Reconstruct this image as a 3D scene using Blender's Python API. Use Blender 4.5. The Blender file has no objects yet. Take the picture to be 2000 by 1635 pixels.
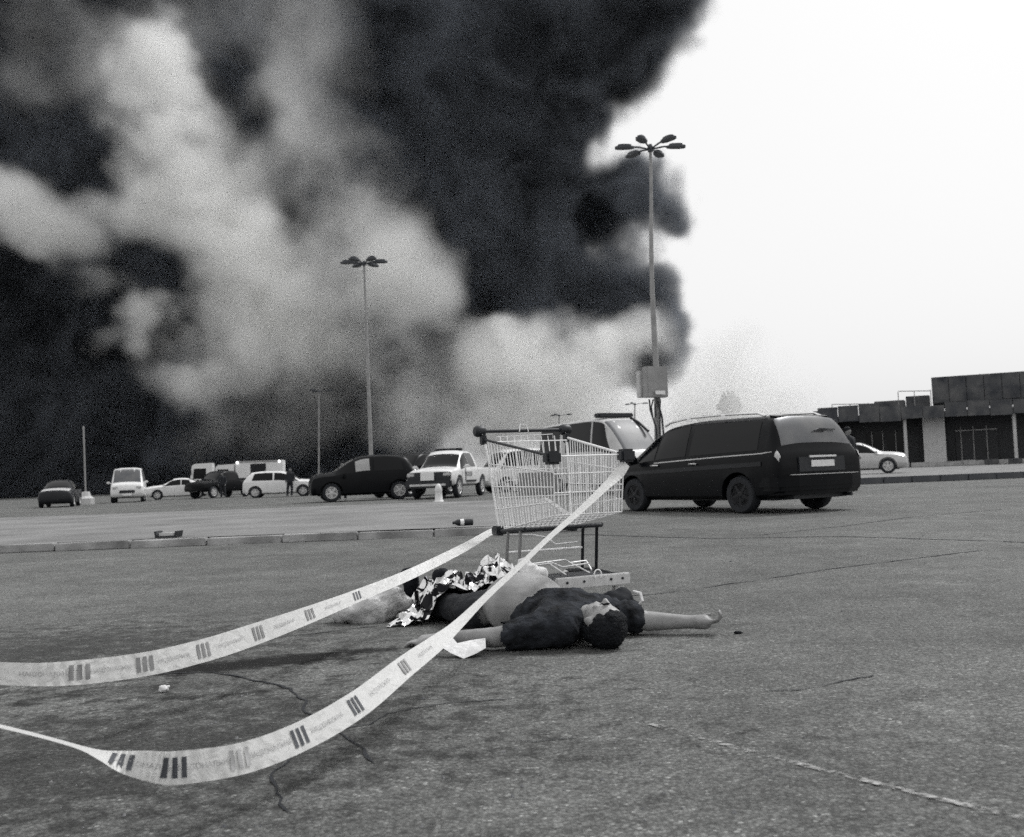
import bpy, bmesh, math, random
import numpy as np
from mathutils import Vector, Matrix, noise as mnoise

S = bpy.context.scene
C = S.collection
random.seed(7)
R = math.radians

# ------------------------------------------------------------------ camera
F, CAMH = 1950.0, 0.77                    # focal length in photo pixels, eye height (a low crouch)
PITCH, ROLL = math.atan((928 - 817.5) / F), R(2.2)
_R0 = Vector((1, 0, 0)); _U0 = Vector((0, -math.sin(PITCH), math.cos(PITCH)))
FWD = Vector((0, math.cos(PITCH), math.sin(PITCH)))
RT = _R0 * math.cos(ROLL) - _U0 * math.sin(ROLL)
UP = _R0 * math.sin(ROLL) + _U0 * math.cos(ROLL)
cam_data = bpy.data.cameras.new('camera'); cam = bpy.data.objects.new('camera', cam_data); C.objects.link(cam)
m = Matrix.Identity(4)
for i in range(3):
    m[i][0], m[i][1], m[i][2] = RT[i], UP[i], -FWD[i]
m[2][3] = CAMH
cam.matrix_world = m
cam_data.sensor_width = 36; cam_data.lens = 36 * F / 2000
cam_data.clip_start = 0.05; cam_data.clip_end = 3000
cam_data.dof.use_dof = True; cam_data.dof.focus_distance = 4.9; cam_data.dof.aperture_fstop = 5.6
S.camera = cam

# ------------------------------------------------------------------ world and sun
SUN_EL, SUN_AZ = R(52), R(48)             # the bright part of the overcast lies ahead and to the right
w = bpy.data.worlds.new('World'); S.world = w; w.use_nodes = True
nt = w.node_tree; nt.nodes.clear()
sky = nt.nodes.new('ShaderNodeTexSky'); sky.sky_type = 'NISHITA'; sky.sun_disc = False
sky.sun_elevation = SUN_EL; sky.sun_rotation = SUN_AZ; sky.dust_density = 9.0; sky.air_density = 1.0; sky.ozone_density = 1.0
bw = nt.nodes.new('ShaderNodeRGBToBW')    # the print is black and white
gm = nt.nodes.new('ShaderNodeMath'); gm.operation = 'POWER'; gm.inputs[1].default_value = 0.1
gm2 = nt.nodes.new('ShaderNodeMath'); gm2.operation = 'MULTIPLY'; gm2.inputs[1].default_value = 8.0
bg = nt.nodes.new('ShaderNodeBackground'); bg.inputs[1].default_value = 0.1
ow = nt.nodes.new('ShaderNodeOutputWorld')
nt.links.new(sky.outputs[0], bw.inputs[0]); nt.links.new(bw.outputs[0], gm.inputs[0]); nt.links.new(gm.outputs[0], gm2.inputs[0])
nt.links.new(gm2.outputs[0], bg.inputs[0]); nt.links.new(bg.outputs[0], ow.inputs[0])
sun_d = bpy.data.lights.new('sun', 'SUN'); sun = bpy.data.objects.new('sun', sun_d); C.objects.link(sun)
sun_d.energy = 2.1; sun_d.angle = R(11); sun_d.color = (1, 1, 1)
sdir = Vector((math.sin(SUN_AZ) * math.cos(SUN_EL), math.cos(SUN_AZ) * math.cos(SUN_EL), math.sin(SUN_EL)))
sun.rotation_euler = sdir.to_track_quat('Z', 'Y').to_euler(); sun.location = (30, 30, 60)
S.view_settings.view_transform = 'Standard'; S.view_settings.look = 'None'
S.view_settings.exposure = 0.0; S.view_settings.gamma = 1.0; S.view_settings.use_curve_mapping = False
S.cycles.use_denoising = False
S.cycles.use_adaptive_sampling = True; S.cycles.adaptive_threshold = 0.035; S.cycles.adaptive_min_samples = 24
S.cycles.max_bounces = 12; S.cycles.volume_bounces = 12; S.cycles.transparent_max_bounces = 64
S.cycles.volume_step_rate = 1.5; S.cycles.volume_max_steps = 128
S.cycles.caustics_reflective = False; S.cycles.caustics_refractive = False

# ------------------------------------------------------------------ helpers
def ray(px, py): return FWD + RT * ((px - 1000) / F) + UP * ((817.5 - py) / F)
def P(px, py, d):
    r = ray(px, py); return Vector((0, 0, CAMH)) + r * (d / r.y)
def G(px, py, z=0.0):
    r = ray(px, py); return Vector((0, 0, CAMH)) + r * ((z - CAMH) / r.z)

def new_mat(name):
    mt = bpy.data.materials.new(name); mt.use_nodes = True
    return mt, mt.node_tree, mt.node_tree.nodes['Principled BSDF']
def tint(v):                                # the cool shadows and neutral lights of the toned print
    k = max(0.0, 1 - v / 0.12)
    return (v * (1 - .16 * k), v * (1 - .01 * k), v * (1 + .32 * k), 1)
def mat(name, v, rough=.6, metal=0.0, var=.25, scale=8.0, bump=0.0, bscale=40.0, spec=.5, coat=0.0, detail=6, world=False):
    mt, t, b = new_mat(name)
    n = t.nodes.new('ShaderNodeTexNoise'); n.inputs['Scale'].default_value = scale; n.inputs['Detail'].default_value = detail
    tc = t.nodes.new('ShaderNodeTexCoord'); src = t.nodes.new('ShaderNodeNewGeometry').outputs['Position'] if world else tc.outputs['Object']
    t.links.new(src, n.inputs['Vector'])
    cr = t.nodes.new('ShaderNodeValToRGB'); cr.color_ramp.elements[0].position = .3; cr.color_ramp.elements[1].position = .7
    cr.color_ramp.elements[0].color = tint(v * (1 - var)); cr.color_ramp.elements[1].color = tint(v * (1 + var))
    t.links.new(n.outputs['Fac'], cr.inputs['Fac']); t.links.new(cr.outputs['Color'], b.inputs['Base Color'])
    b.inputs['Roughness'].default_value = rough; b.inputs['Metallic'].default_value = metal
    b.inputs['Specular IOR Level'].default_value = spec; b.inputs['Coat Weight'].default_value = coat
    if bump:
        n2 = t.nodes.new('ShaderNodeTexNoise'); n2.inputs['Scale'].default_value = bscale; n2.inputs['Detail'].default_value = 4
        t.links.new(src, n2.inputs['Vector'])
        bp = t.nodes.new('ShaderNodeBump'); bp.inputs['Strength'].default_value = bump; bp.inputs['Distance'].default_value = .02
        t.links.new(n2.outputs['Fac'], bp.inputs['Height']); t.links.new(bp.outputs['Normal'], b.inputs['Normal'])
    return mt

class MB:
    def __init__(s): s.v = []; s.f = []
    def add(s, vs, fs):
        o = len(s.v); s.v += [Vector(p) for p in vs]; s.f += [tuple(i + o for i in f) for f in fs]; return s
    def box(s, c, size, M=None, bev=0.0):
        c = Vector(c); h = Vector(size) / 2
        if bev:
            bm = bmesh.new(); bmesh.ops.create_cube(bm, size=1)
            for v in bm.verts: v.co = Vector((v.co.x * size[0], v.co.y * size[1], v.co.z * size[2]))
            bmesh.ops.bevel(bm, geom=list(bm.edges), offset=bev, segments=2, affect='EDGES')
            bm.verts.index_update()
            vs = [((M @ v.co) if M else v.co) + c for v in bm.verts]; fs = [[v.index for v in f.verts] for f in bm.faces]; bm.free()
            return s.add(vs, fs)
        vs = []
        for x in (-1, 1):
            for y in (-1, 1):
                for z in (-1, 1):
                    p = Vector((x * h.x, y * h.y, z * h.z)); vs.append(((M @ p) if M else p) + c)
        return s.add(vs, [(0, 1, 3, 2), (4, 6, 7, 5), (0, 4, 5, 1), (2, 3, 7, 6), (0, 2, 6, 4), (1, 5, 7, 3)])
    def tube(s, pts, r, n=6, cap=True):
        pts = [Vector(p) for p in pts]; k = len(pts)
        rr = r if isinstance(r, (list, tuple)) else [r] * k
        t0 = (pts[1] - pts[0]).normalized()
        ref = Vector((0, 0, 1)) if abs(t0.z) < .9 else Vector((1, 0, 0))
        u = t0.cross(ref).normalized(); vs = []
        for i, p in enumerate(pts):
            t = (pts[min(i + 1, k - 1)] - pts[max(i - 1, 0)]).normalized()
            u = (u - t * u.dot(t)).normalized(); v = t.cross(u)
            for j in range(n):
                a = 2 * math.pi * j / n; vs.append(p + (u * math.cos(a) + v * math.sin(a)) * rr[i])
        fs = [(i * n + j, i * n + (j + 1) % n, (i + 1) * n + (j + 1) % n, (i + 1) * n + j) for i in range(k - 1) for j in range(n)]
        if cap: fs += [tuple(range(n - 1, -1, -1)), tuple((k - 1) * n + j for j in range(n))]
        return s.add(vs, fs)
    def lathe(s, prof, M=None, n=24):          # prof: (radius, height) about local Z
        vs = []; k = len(prof)
        for (r, z) in prof:
            for j in range(n):
                a = 2 * math.pi * j / n; p = Vector((r * math.cos(a), r * math.sin(a), z)); vs.append((M @ p) if M else p)
        fs = [(i * n + j, i * n + (j + 1) % n, (i + 1) * n + (j + 1) % n, (i + 1) * n + j) for i in range(k - 1) for j in range(n)]
        if prof[0][0] > 1e-6: fs.append(tuple(range(n - 1, -1, -1)))
        if prof[-1][0] > 1e-6: fs.append(tuple((k - 1) * n + j for j in range(n)))
        return s.add(vs, fs)
    def prism(s, poly, z0, z1, M=None):
        n = len(poly)
        vs = [Vector((x, y, z0)) for x, y in poly] + [Vector((x, y, z1)) for x, y in poly]
        if M: vs = [M @ v for v in vs]
        return s.add(vs, [tuple(range(n - 1, -1, -1)), tuple(range(n, 2 * n))] + [(i, (i + 1) % n, n + (i + 1) % n, n + i) for i in range(n)])
    def build(s, name, mt, parent=None, smooth=False, loc=None):
        me = bpy.data.meshes.new(name); me.from_pydata([tuple(v) for v in s.v], [], s.f); me.update()
        bm = bmesh.new(); bm.from_mesh(me); bmesh.ops.recalc_face_normals(bm, faces=bm.faces); bm.to_mesh(me); bm.free()
        return link(name, me, mt, parent, smooth, loc)
def link(name, me, mt, parent=None, smooth=False, loc=None):
    if mt: me.materials.append(mt)
    if smooth:
        for p in me.polygons: p.use_smooth = True
        try: me.set_sharp_from_angle(angle=R(42))
        except Exception: pass
    o = bpy.data.objects.new(name, me); C.objects.link(o)
    if parent: o.parent = parent
    if loc is not None: o.location = loc
    return o
def tag(o, label=None, cat=None, group=None, kind=None):
    if label: o['label'] = label
    if cat: o['category'] = cat
    if group: o['group'] = group
    if kind: o['kind'] = kind
    return o
def empty(name, loc=(0, 0, 0), rz=0, label=None, cat=None, group=None):
    o = bpy.data.objects.new(name, None); C.objects.link(o); o.location = loc; o.rotation_euler = (0, 0, rz)
    o.empty_display_size = .2
    return tag(o, label, cat, group)
def copy_tree(o, parent=None):
    c = o.copy(); C.objects.link(c)
    if parent: c.parent = parent
    for ch in list(o.children): copy_tree(ch, c)
    return c

def organic(name, prims, mt, parent=None, voxel=.01, smooth=6, disp=None, loc=None, clip=None):
    """one continuous surface grown round tapered limbs and ellipsoids"""
    b = MB()
    for q in prims:
        if q[0] == 'cap':
            p0, p1, r0, r1 = Vector(q[1]), Vector(q[2]), q[3], q[4]
            L = (p1 - p0).length; M = Matrix.Translation(p0) @ (p1 - p0).to_track_quat('Z', 'Y').to_matrix().to_4x4()
            prof = [(max(1e-7, r0 * math.cos(a)), r0 * math.sin(a)) for a in [R(-90 + 15 * i) for i in range(6)]] + [(r0, 0)]
            prof += [(r1, L)] + [(max(1e-7, r1 * math.cos(a)), L + r1 * math.sin(a)) for a in [R(15 + 15 * i) for i in range(6)]]
            b.lathe(prof, M, 16)
        else:
            c, rad = Vector(q[1]), q[2]; rot = q[3].to_4x4() if len(q) > 3 else Matrix.Identity(4)
            M = Matrix.Translation(c) @ rot @ Matrix.Diagonal((rad[0], rad[1], rad[2], 1))
            prof = [(max(1e-7, math.cos(a)), math.sin(a)) for a in [R(-90 + 12 * i) for i in range(16)]]
            b.lathe(prof, M, 20)
    me = bpy.data.meshes.new(name); me.from_pydata([tuple(v) for v in b.v], [], b.f); me.update()
    bm = bmesh.new(); bm.from_mesh(me)
    bmesh.ops.remove_doubles(bm, verts=bm.verts, dist=1e-5); bmesh.ops.recalc_face_normals(bm, faces=bm.faces); bm.to_mesh(me); bm.free()
    o = bpy.data.objects.new(name + '_tmp', me); C.objects.link(o)
    rm = o.modifiers.new('r', 'REMESH'); rm.mode = 'VOXEL'; rm.voxel_size = voxel
    if smooth:
        sm = o.modifiers.new('s', 'SMOOTH'); sm.factor = .5; sm.iterations = smooth
    dg = bpy.context.evaluated_depsgraph_get()
    m2 = bpy.data.meshes.new_from_object(o.evaluated_get(dg), depsgraph=dg)
    bpy.data.objects.remove(o); bpy.data.meshes.remove(me); m2.name = name
    if disp or clip:
        m2.update(); co = [v.co.copy() for v in m2.vertices]; no = [v.normal.copy() for v in m2.vertices]
        for i, v in enumerate(m2.vertices):
            if disp: v.co = co[i] + no[i] * disp(co[i])
        if clip: 
            bm = bmesh.new(); bm.from_mesh(m2)
            bmesh.ops.delete(bm, geom=[f for f in bm.faces if clip(f.calc_center_median())], context='FACES'); bm.to_mesh(m2); bm.free()
    m2.materials.clear()
    o = link(name, m2, mt, parent, True, loc)
    try: 
        if 'sharp_edge' in m2.attributes: m2.attributes.remove(m2.attributes['sharp_edge'])
    except Exception: pass
    return o

# ------------------------------------------------------------------ materials
M_white = mat('white_paint', .72, .35, var=.06, scale=3, coat=.2)
M_pale = mat('pale_paint', .5, .4, var=.08, scale=3)
M_silver = mat('silver_paint', .45, .28, metal=.35, var=.06, scale=4, coat=.3)
M_black = mat('black_paint', .004, .32, var=.2, scale=3, spec=.13)
M_darkgrey = mat('dark_grey_paint', .009, .4, var=.2, scale=3, spec=.3)
M_glass = mat('dark_glass', .003, .1, var=.1, scale=2, spec=.2)
M_glass2 = mat('grey_glass', .09, .3, var=.3, scale=2, spec=.4)
M_glass3 = mat('sky_reflecting_glass', .12, .3, metal=.6, var=.3, scale=1.5)
M_glass4 = mat('dull_windscreen', .1, .45, var=.3, scale=1.2, spec=.3)
M_plastic = mat('black_plastic', .014, .5, var=.3, scale=30)
M_rubber = mat('tyre_rubber', .015, .8, var=.3, scale=20)
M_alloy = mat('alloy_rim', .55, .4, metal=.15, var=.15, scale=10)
M_chrome = mat('bright_chrome', .8, .25, metal=.9, var=.08, scale=30)
M_zinc = mat('zinc_wire', .86, .45, metal=.1, var=.15, scale=60)
M_lampg = mat('lamp_glass', .5, .2, var=.15, scale=20)
M_plate = mat('number_plate', .8, .4, var=.04, scale=20)
M_ink = mat('black_ink', .015, .6, var=.1)
M_galv = mat('galvanised_pole', .28, .5, metal=.2, var=.2, scale=2)
M_lamphead = mat('dark_lamp_housing', .05, .5, var=.2)
M_conc = mat('concrete', .34, .85, var=.22, scale=2.5, bump=.3, bscale=60)
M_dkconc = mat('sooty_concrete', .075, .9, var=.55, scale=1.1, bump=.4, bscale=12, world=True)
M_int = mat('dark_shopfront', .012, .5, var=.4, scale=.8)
M_skin = mat('skin', .28, .5, var=.3, scale=7, bump=.08, bscale=90)
M_skin_d = mat('weathered_skin', .2, .6, var=.3, scale=10, bump=.1, bscale=90)
M_hair = mat('dark_hair', .009, .75, var=.6, scale=90, bump=.9, bscale=110, spec=.2)
M_shirt = mat('dark_tshirt', .021, .9, var=.95, scale=13, bump=.7, bscale=38, spec=.2)
M_trou = mat('dark_trousers', .011, .9, var=.35, scale=12, bump=.3, bscale=60)
M_boot = mat('dark_boot', .011, .75, var=.3, scale=20, spec=.15)
M_cloth = mat('dark_clothing', .016, .85, var=.3, scale=10)

# ------------------------------------------------------------------ ground
def ground_material():
    mt, t, b = new_mat('asphalt'); N = t.nodes.new; L = t.links.new
    geo = N('ShaderNodeNewGeometry'); pos = geo.outputs['Position']
    def noise(scale, det=4, rough=.6):
        n = N('ShaderNodeTexNoise'); n.inputs['Scale'].default_value = scale; n.inputs['Detail'].default_value = det; n.inputs['Roughness'].default_value = rough
        L(pos, n.inputs['Vector']); return n.outputs['Fac']
    def ramp(src, a, ca, bb, cb):
        r = N('ShaderNodeMapRange'); r.inputs[1].default_value = a; r.inputs[2].default_value = bb; r.inputs[3].default_value = ca; r.inputs[4].default_value = cb
        L(src, r.inputs[0]); return r.outputs[0]
    def mul(a, bb, op='MULTIPLY'):
        q = N('ShaderNodeMath'); q.operation = op
        for i, s in enumerate((a, bb)):
            if isinstance(s, (int, float)): q.inputs[i].default_value = s
            else: L(s, q.inputs[i])
        return q.outputs[0]
    vor = N('ShaderNodeTexVoronoi'); vor.inputs['Scale'].default_value = 95; L(pos, vor.inputs['Vector'])
    chip = N('ShaderNodeSeparateColor'); L(vor.outputs['Color'], chip.inputs[0])
    v = ramp(chip.outputs[0], 0, .68, 1, 1.34)                            # every chip of stone has its own grey
    v = mul(v, ramp(vor.outputs['Distance'], .2, 1.1, .8, .55))
    v = mul(v, ramp(noise(230, 2), .3, .65, .7, 1.35))
    v = mul(v, ramp(noise(38, 3), .3, .86, .7, 1.14))
    v = mul(v, ramp(noise(9, 5, .7), .3, .8, .7, 1.2))
    v = mul(v, ramp(noise(2.0, 6, .65), .3, .74, .7, 1.22))
    v = mul(v, ramp(noise(.33, 4), .32, .72, .68, 1.22))
    bright = ramp(chip.outputs[1], .94, 0, .955, 1)                       # pale chips
    v = mul(v, mul(mul(bright, .7), 1, 'ADD'))
    # dark blotches with their own outline
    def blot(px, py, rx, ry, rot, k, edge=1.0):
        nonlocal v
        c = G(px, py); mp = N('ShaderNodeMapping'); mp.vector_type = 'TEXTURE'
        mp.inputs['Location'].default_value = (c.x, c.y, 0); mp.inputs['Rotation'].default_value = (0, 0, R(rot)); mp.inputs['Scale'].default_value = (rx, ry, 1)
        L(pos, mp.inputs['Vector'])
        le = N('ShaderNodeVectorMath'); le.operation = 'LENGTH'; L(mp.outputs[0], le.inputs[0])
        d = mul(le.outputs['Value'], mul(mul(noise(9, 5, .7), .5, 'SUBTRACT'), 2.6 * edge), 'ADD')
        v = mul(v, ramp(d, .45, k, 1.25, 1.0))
    blot(470, 1302, .5, .11, 12, .04, 1.3); blot(590, 1284, .42, .075, 16, .05, 1.4); blot(520, 1290, .6, .12, 14, .2); blot(400, 1306, .4, .1, 8, .16); blot(600, 1280, .25, .07, 18, .2); blot(250, 1350, .5, .12, 5, .6, 1.3)
    blot(330, 1362, .10, .06, 0, .35); blot(475, 1354, .14, .03, 25, .35)
    blot(150, 1480, 1.3, .7, 20, .42, 2.0); blot(40, 1280, 1.3, .9, 5, .5, 2.0); blot(1900, 1520, .7, .4, 0, .8, 2.0); blot(1275, 1236, .16, .05, 15, .45, 1.4); blot(1350, 1225, .3, .06, 10, .6, 1.4)  # broad blots put a vignette's corner darkening into the ground colour
    blot(1050, 1278, .5, .06, 0, .5); blot(1180, 1460, .5, .16, 10, .82); blot(1620, 1380, .8, .12, 20, .85)
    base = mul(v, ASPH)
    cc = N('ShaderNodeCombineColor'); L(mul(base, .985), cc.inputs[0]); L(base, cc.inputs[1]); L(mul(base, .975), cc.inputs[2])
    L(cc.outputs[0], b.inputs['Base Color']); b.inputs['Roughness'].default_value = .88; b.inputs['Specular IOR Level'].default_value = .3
    h = mul(mul(ramp(vor.outputs['Distance'], 0, 1, .9, 0), .7), mul(noise(230, 3), .6), 'ADD')
    bp = N('ShaderNodeBump'); bp.inputs['Strength'].default_value = .7; bp.inputs['Distance'].default_value = .006
    L(h, bp.inputs['Height']); L(bp.outputs[0], b.inputs['Normal'])
    return mt
ASPH = .14
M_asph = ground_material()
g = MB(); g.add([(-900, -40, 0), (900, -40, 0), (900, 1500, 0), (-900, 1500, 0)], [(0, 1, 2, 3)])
ground = tag(g.build('ground', M_asph), 'grey asphalt of the car park with cracks and dark blotches', None, None, 'structure')

M_crack = mat('crack_dirt', .012, .95, var=.3)
def crack(pts, wpx=1.0, name='asphalt_crack'):
    P3 = [G(x, y) for x, y in pts]; out = []
    for a, bb in zip(P3[:-1], P3[1:]):
        n = max(2, int((bb - a).length / .035)); n = min(n, 60)
        out += [a.lerp(bb, i / n) for i in range(n)]
    out.append(P3[-1]); k = len(out); b = MB(); vs = []
    for i, p in enumerate(out):
        t = (out[min(i + 1, k - 1)] - out[max(i - 1, 0)]); t.z = 0; t.normalize(); s = Vector((-t.y, t.x, 0))
        jit = mnoise.noise(Vector((p.x * 6, p.y * 6, 3))) * .028 + mnoise.noise(Vector((p.x * 23, p.y * 23, 9))) * .012
        dist = p.y
        wd = wpx * dist / F * (1.2 + 1.4 * mnoise.noise(Vector((p.x * 4, p.y * 9, 1)))) * .5
        wd = max(wd, .0004)
        if i in (0, k - 1): wd = .0004
        c = p + s * jit; vs += [c - s * wd + Vector((0, 0, .003)), c + s * wd + Vector((0, 0, .003))]
    b.add(vs, [(2 * i, 2 * i + 1, 2 * i + 3, 2 * i + 2) for i in range(k - 1)])
    o = b.build(name, M_crack, ground); return o
crack([(1140, 1044), (1240, 1048), (1400, 1052), (1640, 1048), (1960, 1058), (2100, 1066)], 6.0)
crack([(1370, 1149), (1500, 1131), (1620, 1112), (1800, 1090), (1920, 1075)], 3.6)
crack([(1220, 1165), (1290, 1160), (1330, 1155)], 4)
crack([(1480, 1046), (1640, 1029), (1780, 1010), (1960, 995)], 3.2)
crack([(300, 1318), (415, 1314), (465, 1323), (569, 1346), (590, 1370), (596, 1387), (619, 1400), (661, 1427), (700, 1460), (730, 1493)], 4.5)
crack([(650, 1426), (719, 1416), (755, 1395), (800, 1385), (900, 1372), (1000, 1366)], 3)
crack([(577, 1477), (540, 1505), (525, 1528), (535, 1552), (570, 1590)], 5)
crack([(430, 1262), (507, 1250), (654, 1233), (740, 1223)], 2.5)
crack([(990, 1447), (1050, 1451), (1130, 1440)], 3)
crack([(1490, 1352), (1560, 1350), (1640, 1335), (1700, 1318)], 3)

# worn painted line in the lower right
def worn_paint():
    mt, t, b = new_mat('worn_white_paint'); N = t.nodes.new; L = t.links.new
    geo = N('ShaderNodeNewGeometry'); n = N('ShaderNodeTexNoise'); n.inputs['Scale'].default_value = 55; n.inputs['Detail'].default_value = 5
    L(geo.outputs['Position'], n.inputs['Vector'])
    n2 = N('ShaderNodeTexNoise'); n2.inputs['Scale'].default_value = 6; n2.inputs['Detail'].default_value = 3; L(geo.outputs['Position'], n2.inputs['Vector'])
    ad = N('ShaderNodeMath'); ad.operation = 'ADD'; L(n.outputs['Fac'], ad.inputs[0]); L(n2.outputs['Fac'], ad.inputs[1])
    r = N('ShaderNodeMapRange'); r.inputs[1].default_value = 1.0; r.inputs[2].default_value = 1.3; L(ad.outputs[0], r.inputs[0])
    tr = N('ShaderNodeBsdfTransparent'); mx = N('ShaderNodeMixShader'); L(r.outputs[0], mx.inputs[0]); L(tr.outputs[0], mx.inputs[1]); L(b.outputs[0], mx.inputs[2])
    b.inputs['Base Color'].default_value = (.36, .36, .355, 1); b.inputs['Roughness'].default_value = .8
    L(mx.outputs[0], t.nodes['Material Output'].inputs['Surface']); return mt
lp = [G(x, y) for x, y in [(1270, 1416), (1320, 1428), (1450, 1466), (1680, 1524), (1830, 1562), (1960, 1592), (2120, 1634)]]
b = MB(); vs = []
for i, p in enumerate(lp):
    t = lp[min(i + 1, len(lp) - 1)] - lp[max(i - 1, 0)]; t.normalize(); s = Vector((-t.y, t.x, 0)) * .013
    vs += [p - s + Vector((0, 0, .004)), p + s + Vector((0, 0, .004))]
b.add(vs, [(2 * i, 2 * i + 1, 2 * i + 3, 2 * i + 2) for i in range(len(lp) - 1)])
tag(b.build('road_marking', worn_paint(), None), 'thin worn white line painted on the asphalt', None, None, 'structure')

# loose grit on the asphalt
M_grit = mat('grit', .16, .9, var=.6, scale=.9, world=True)
gr_ = random.Random(21); b = MB()
for k in range(1100):
    yy = 2.0 + 14 * gr_.random() ** 1.6; xx = gr_.uniform(-.62, .62) * yy * 1.05
    if -.75 < xx < 1.05 and 4.2 < yy < 6.3: continue
    if yy > 13: continue
    r_ = gr_.choice((.002, .003, .003, .004, .006)) * gr_.uniform(.7, 1.3) * (1 + yy * .05)
    pts = [Vector((xx + r_ * gr_.uniform(.6, 1.2) * math.cos(a_) , yy + r_ * gr_.uniform(.6, 1.2) * math.sin(a_), .0005)) for a_ in (0, 1.25, 2.5, 3.8, 5.0)]
    top = Vector((xx + r_ * gr_.uniform(-.3, .3), yy + r_ * gr_.uniform(-.3, .3), r_ * gr_.uniform(.7, 1.2)))
    b.add(pts + [top], [(i, (i + 1) % 5, 5) for i in range(5)])
tag(b.build('gravel', M_grit), 'loose grit scattered over the asphalt', None, None, 'stuff')

# raised island on the left with kerb stones
M_pave = mat('pavement_concrete', .178, .9, var=.28, scale=.7, bump=.25, bscale=40, world=True)
KY, KH, KX1 = 13.2, .105, .92
b = MB(); b.add([(-40, KY + .16, KH), (KX1 - .16, KY + .16, KH), (KX1 - .16, 27.5, KH), (-40, 31, KH)], [(0, 1, 2, 3)])
b.add([(-40, KY + .16, 0), (KX1 - .16, KY + .16, 0), (KX1 - .16, 27.5, 0), (-40, 31, 0)], [(3, 2, 1, 0)])
b.add([(KX1 - .16, 27.5, KH), (-40, 31, KH), (-40, 31, 0), (KX1 - .16, 27.5, 0)], [(0, 1, 2, 3)])
pave = tag(b.build('pavement', M_pave), 'pale raised concrete island behind the low kerb', None, None, 'structure')
kb = MB(); kb.box((.4925, 0, KH / 2), (.985, .15, KH + .002), bev=.012); kme = None
M_kerb = mat('kerb_concrete', .33, .9, var=.5, scale=2.2, bump=.5, bscale=30, world=True)
x = KX1 - 1.0; i = 0
while x > -8.6:
    if kme is None: ko = kb.build('kerb_stone', M_kerb, pave); kme = ko.data
    else:
        ko = bpy.data.objects.new('kerb_stone', kme); C.objects.link(ko); ko.parent = pave
    ko.location = (x, KY + .075 + random.uniform(-.015, .015), random.uniform(-.014, .004)); ko.rotation_euler = (random.uniform(-.03, .03), random.uniform(-.008, .008), random.uniform(-.012, .012))
    x -= 1.0; i += 1
for k in range(18):
    ko = bpy.data.objects.new('kerb_stone', kme); C.objects.link(ko); ko.parent = pave
    ko.location = (KX1 - .075, KY + .17 + k * .8, -.004); ko.rotation_euler = (0, 0, R(90)); ko.scale = (.8, 1, 1)


# raised forecourt on the right in front of the shops
b = MB()
FC = [(5.5, 33.5), (40, 36.5), (90, 40), (90, 140), (2, 140), (5.5, 60)]
b.prism(FC, 0, .2)
fore = tag(b.build('forecourt', M_pave), 'pale concrete forecourt in front of the shop building', None, None, 'structure')
M_kerbd = mat('dark_kerb', .07, .9, var=.3, scale=2)
fk = None
for k in range(30):
    px0 = 5.5 + k * 1.0
    yy = 33.5 + (px0 - 5.5) * 3 / 34.5
    if fk is None: kk = MB().box((.4925, 0, .11), (.985, .18, .22), bev=.015).build('kerb_stone', M_kerbd, fore); fk = kk.data
    else:
        kk = bpy.data.objects.new('kerb_stone', fk); C.objects.link(kk); kk.parent = fore
    kk.location = (px0, yy - .1, 0); kk.rotation_euler = (0, 0, math.atan(3 / 34.5))

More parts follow.
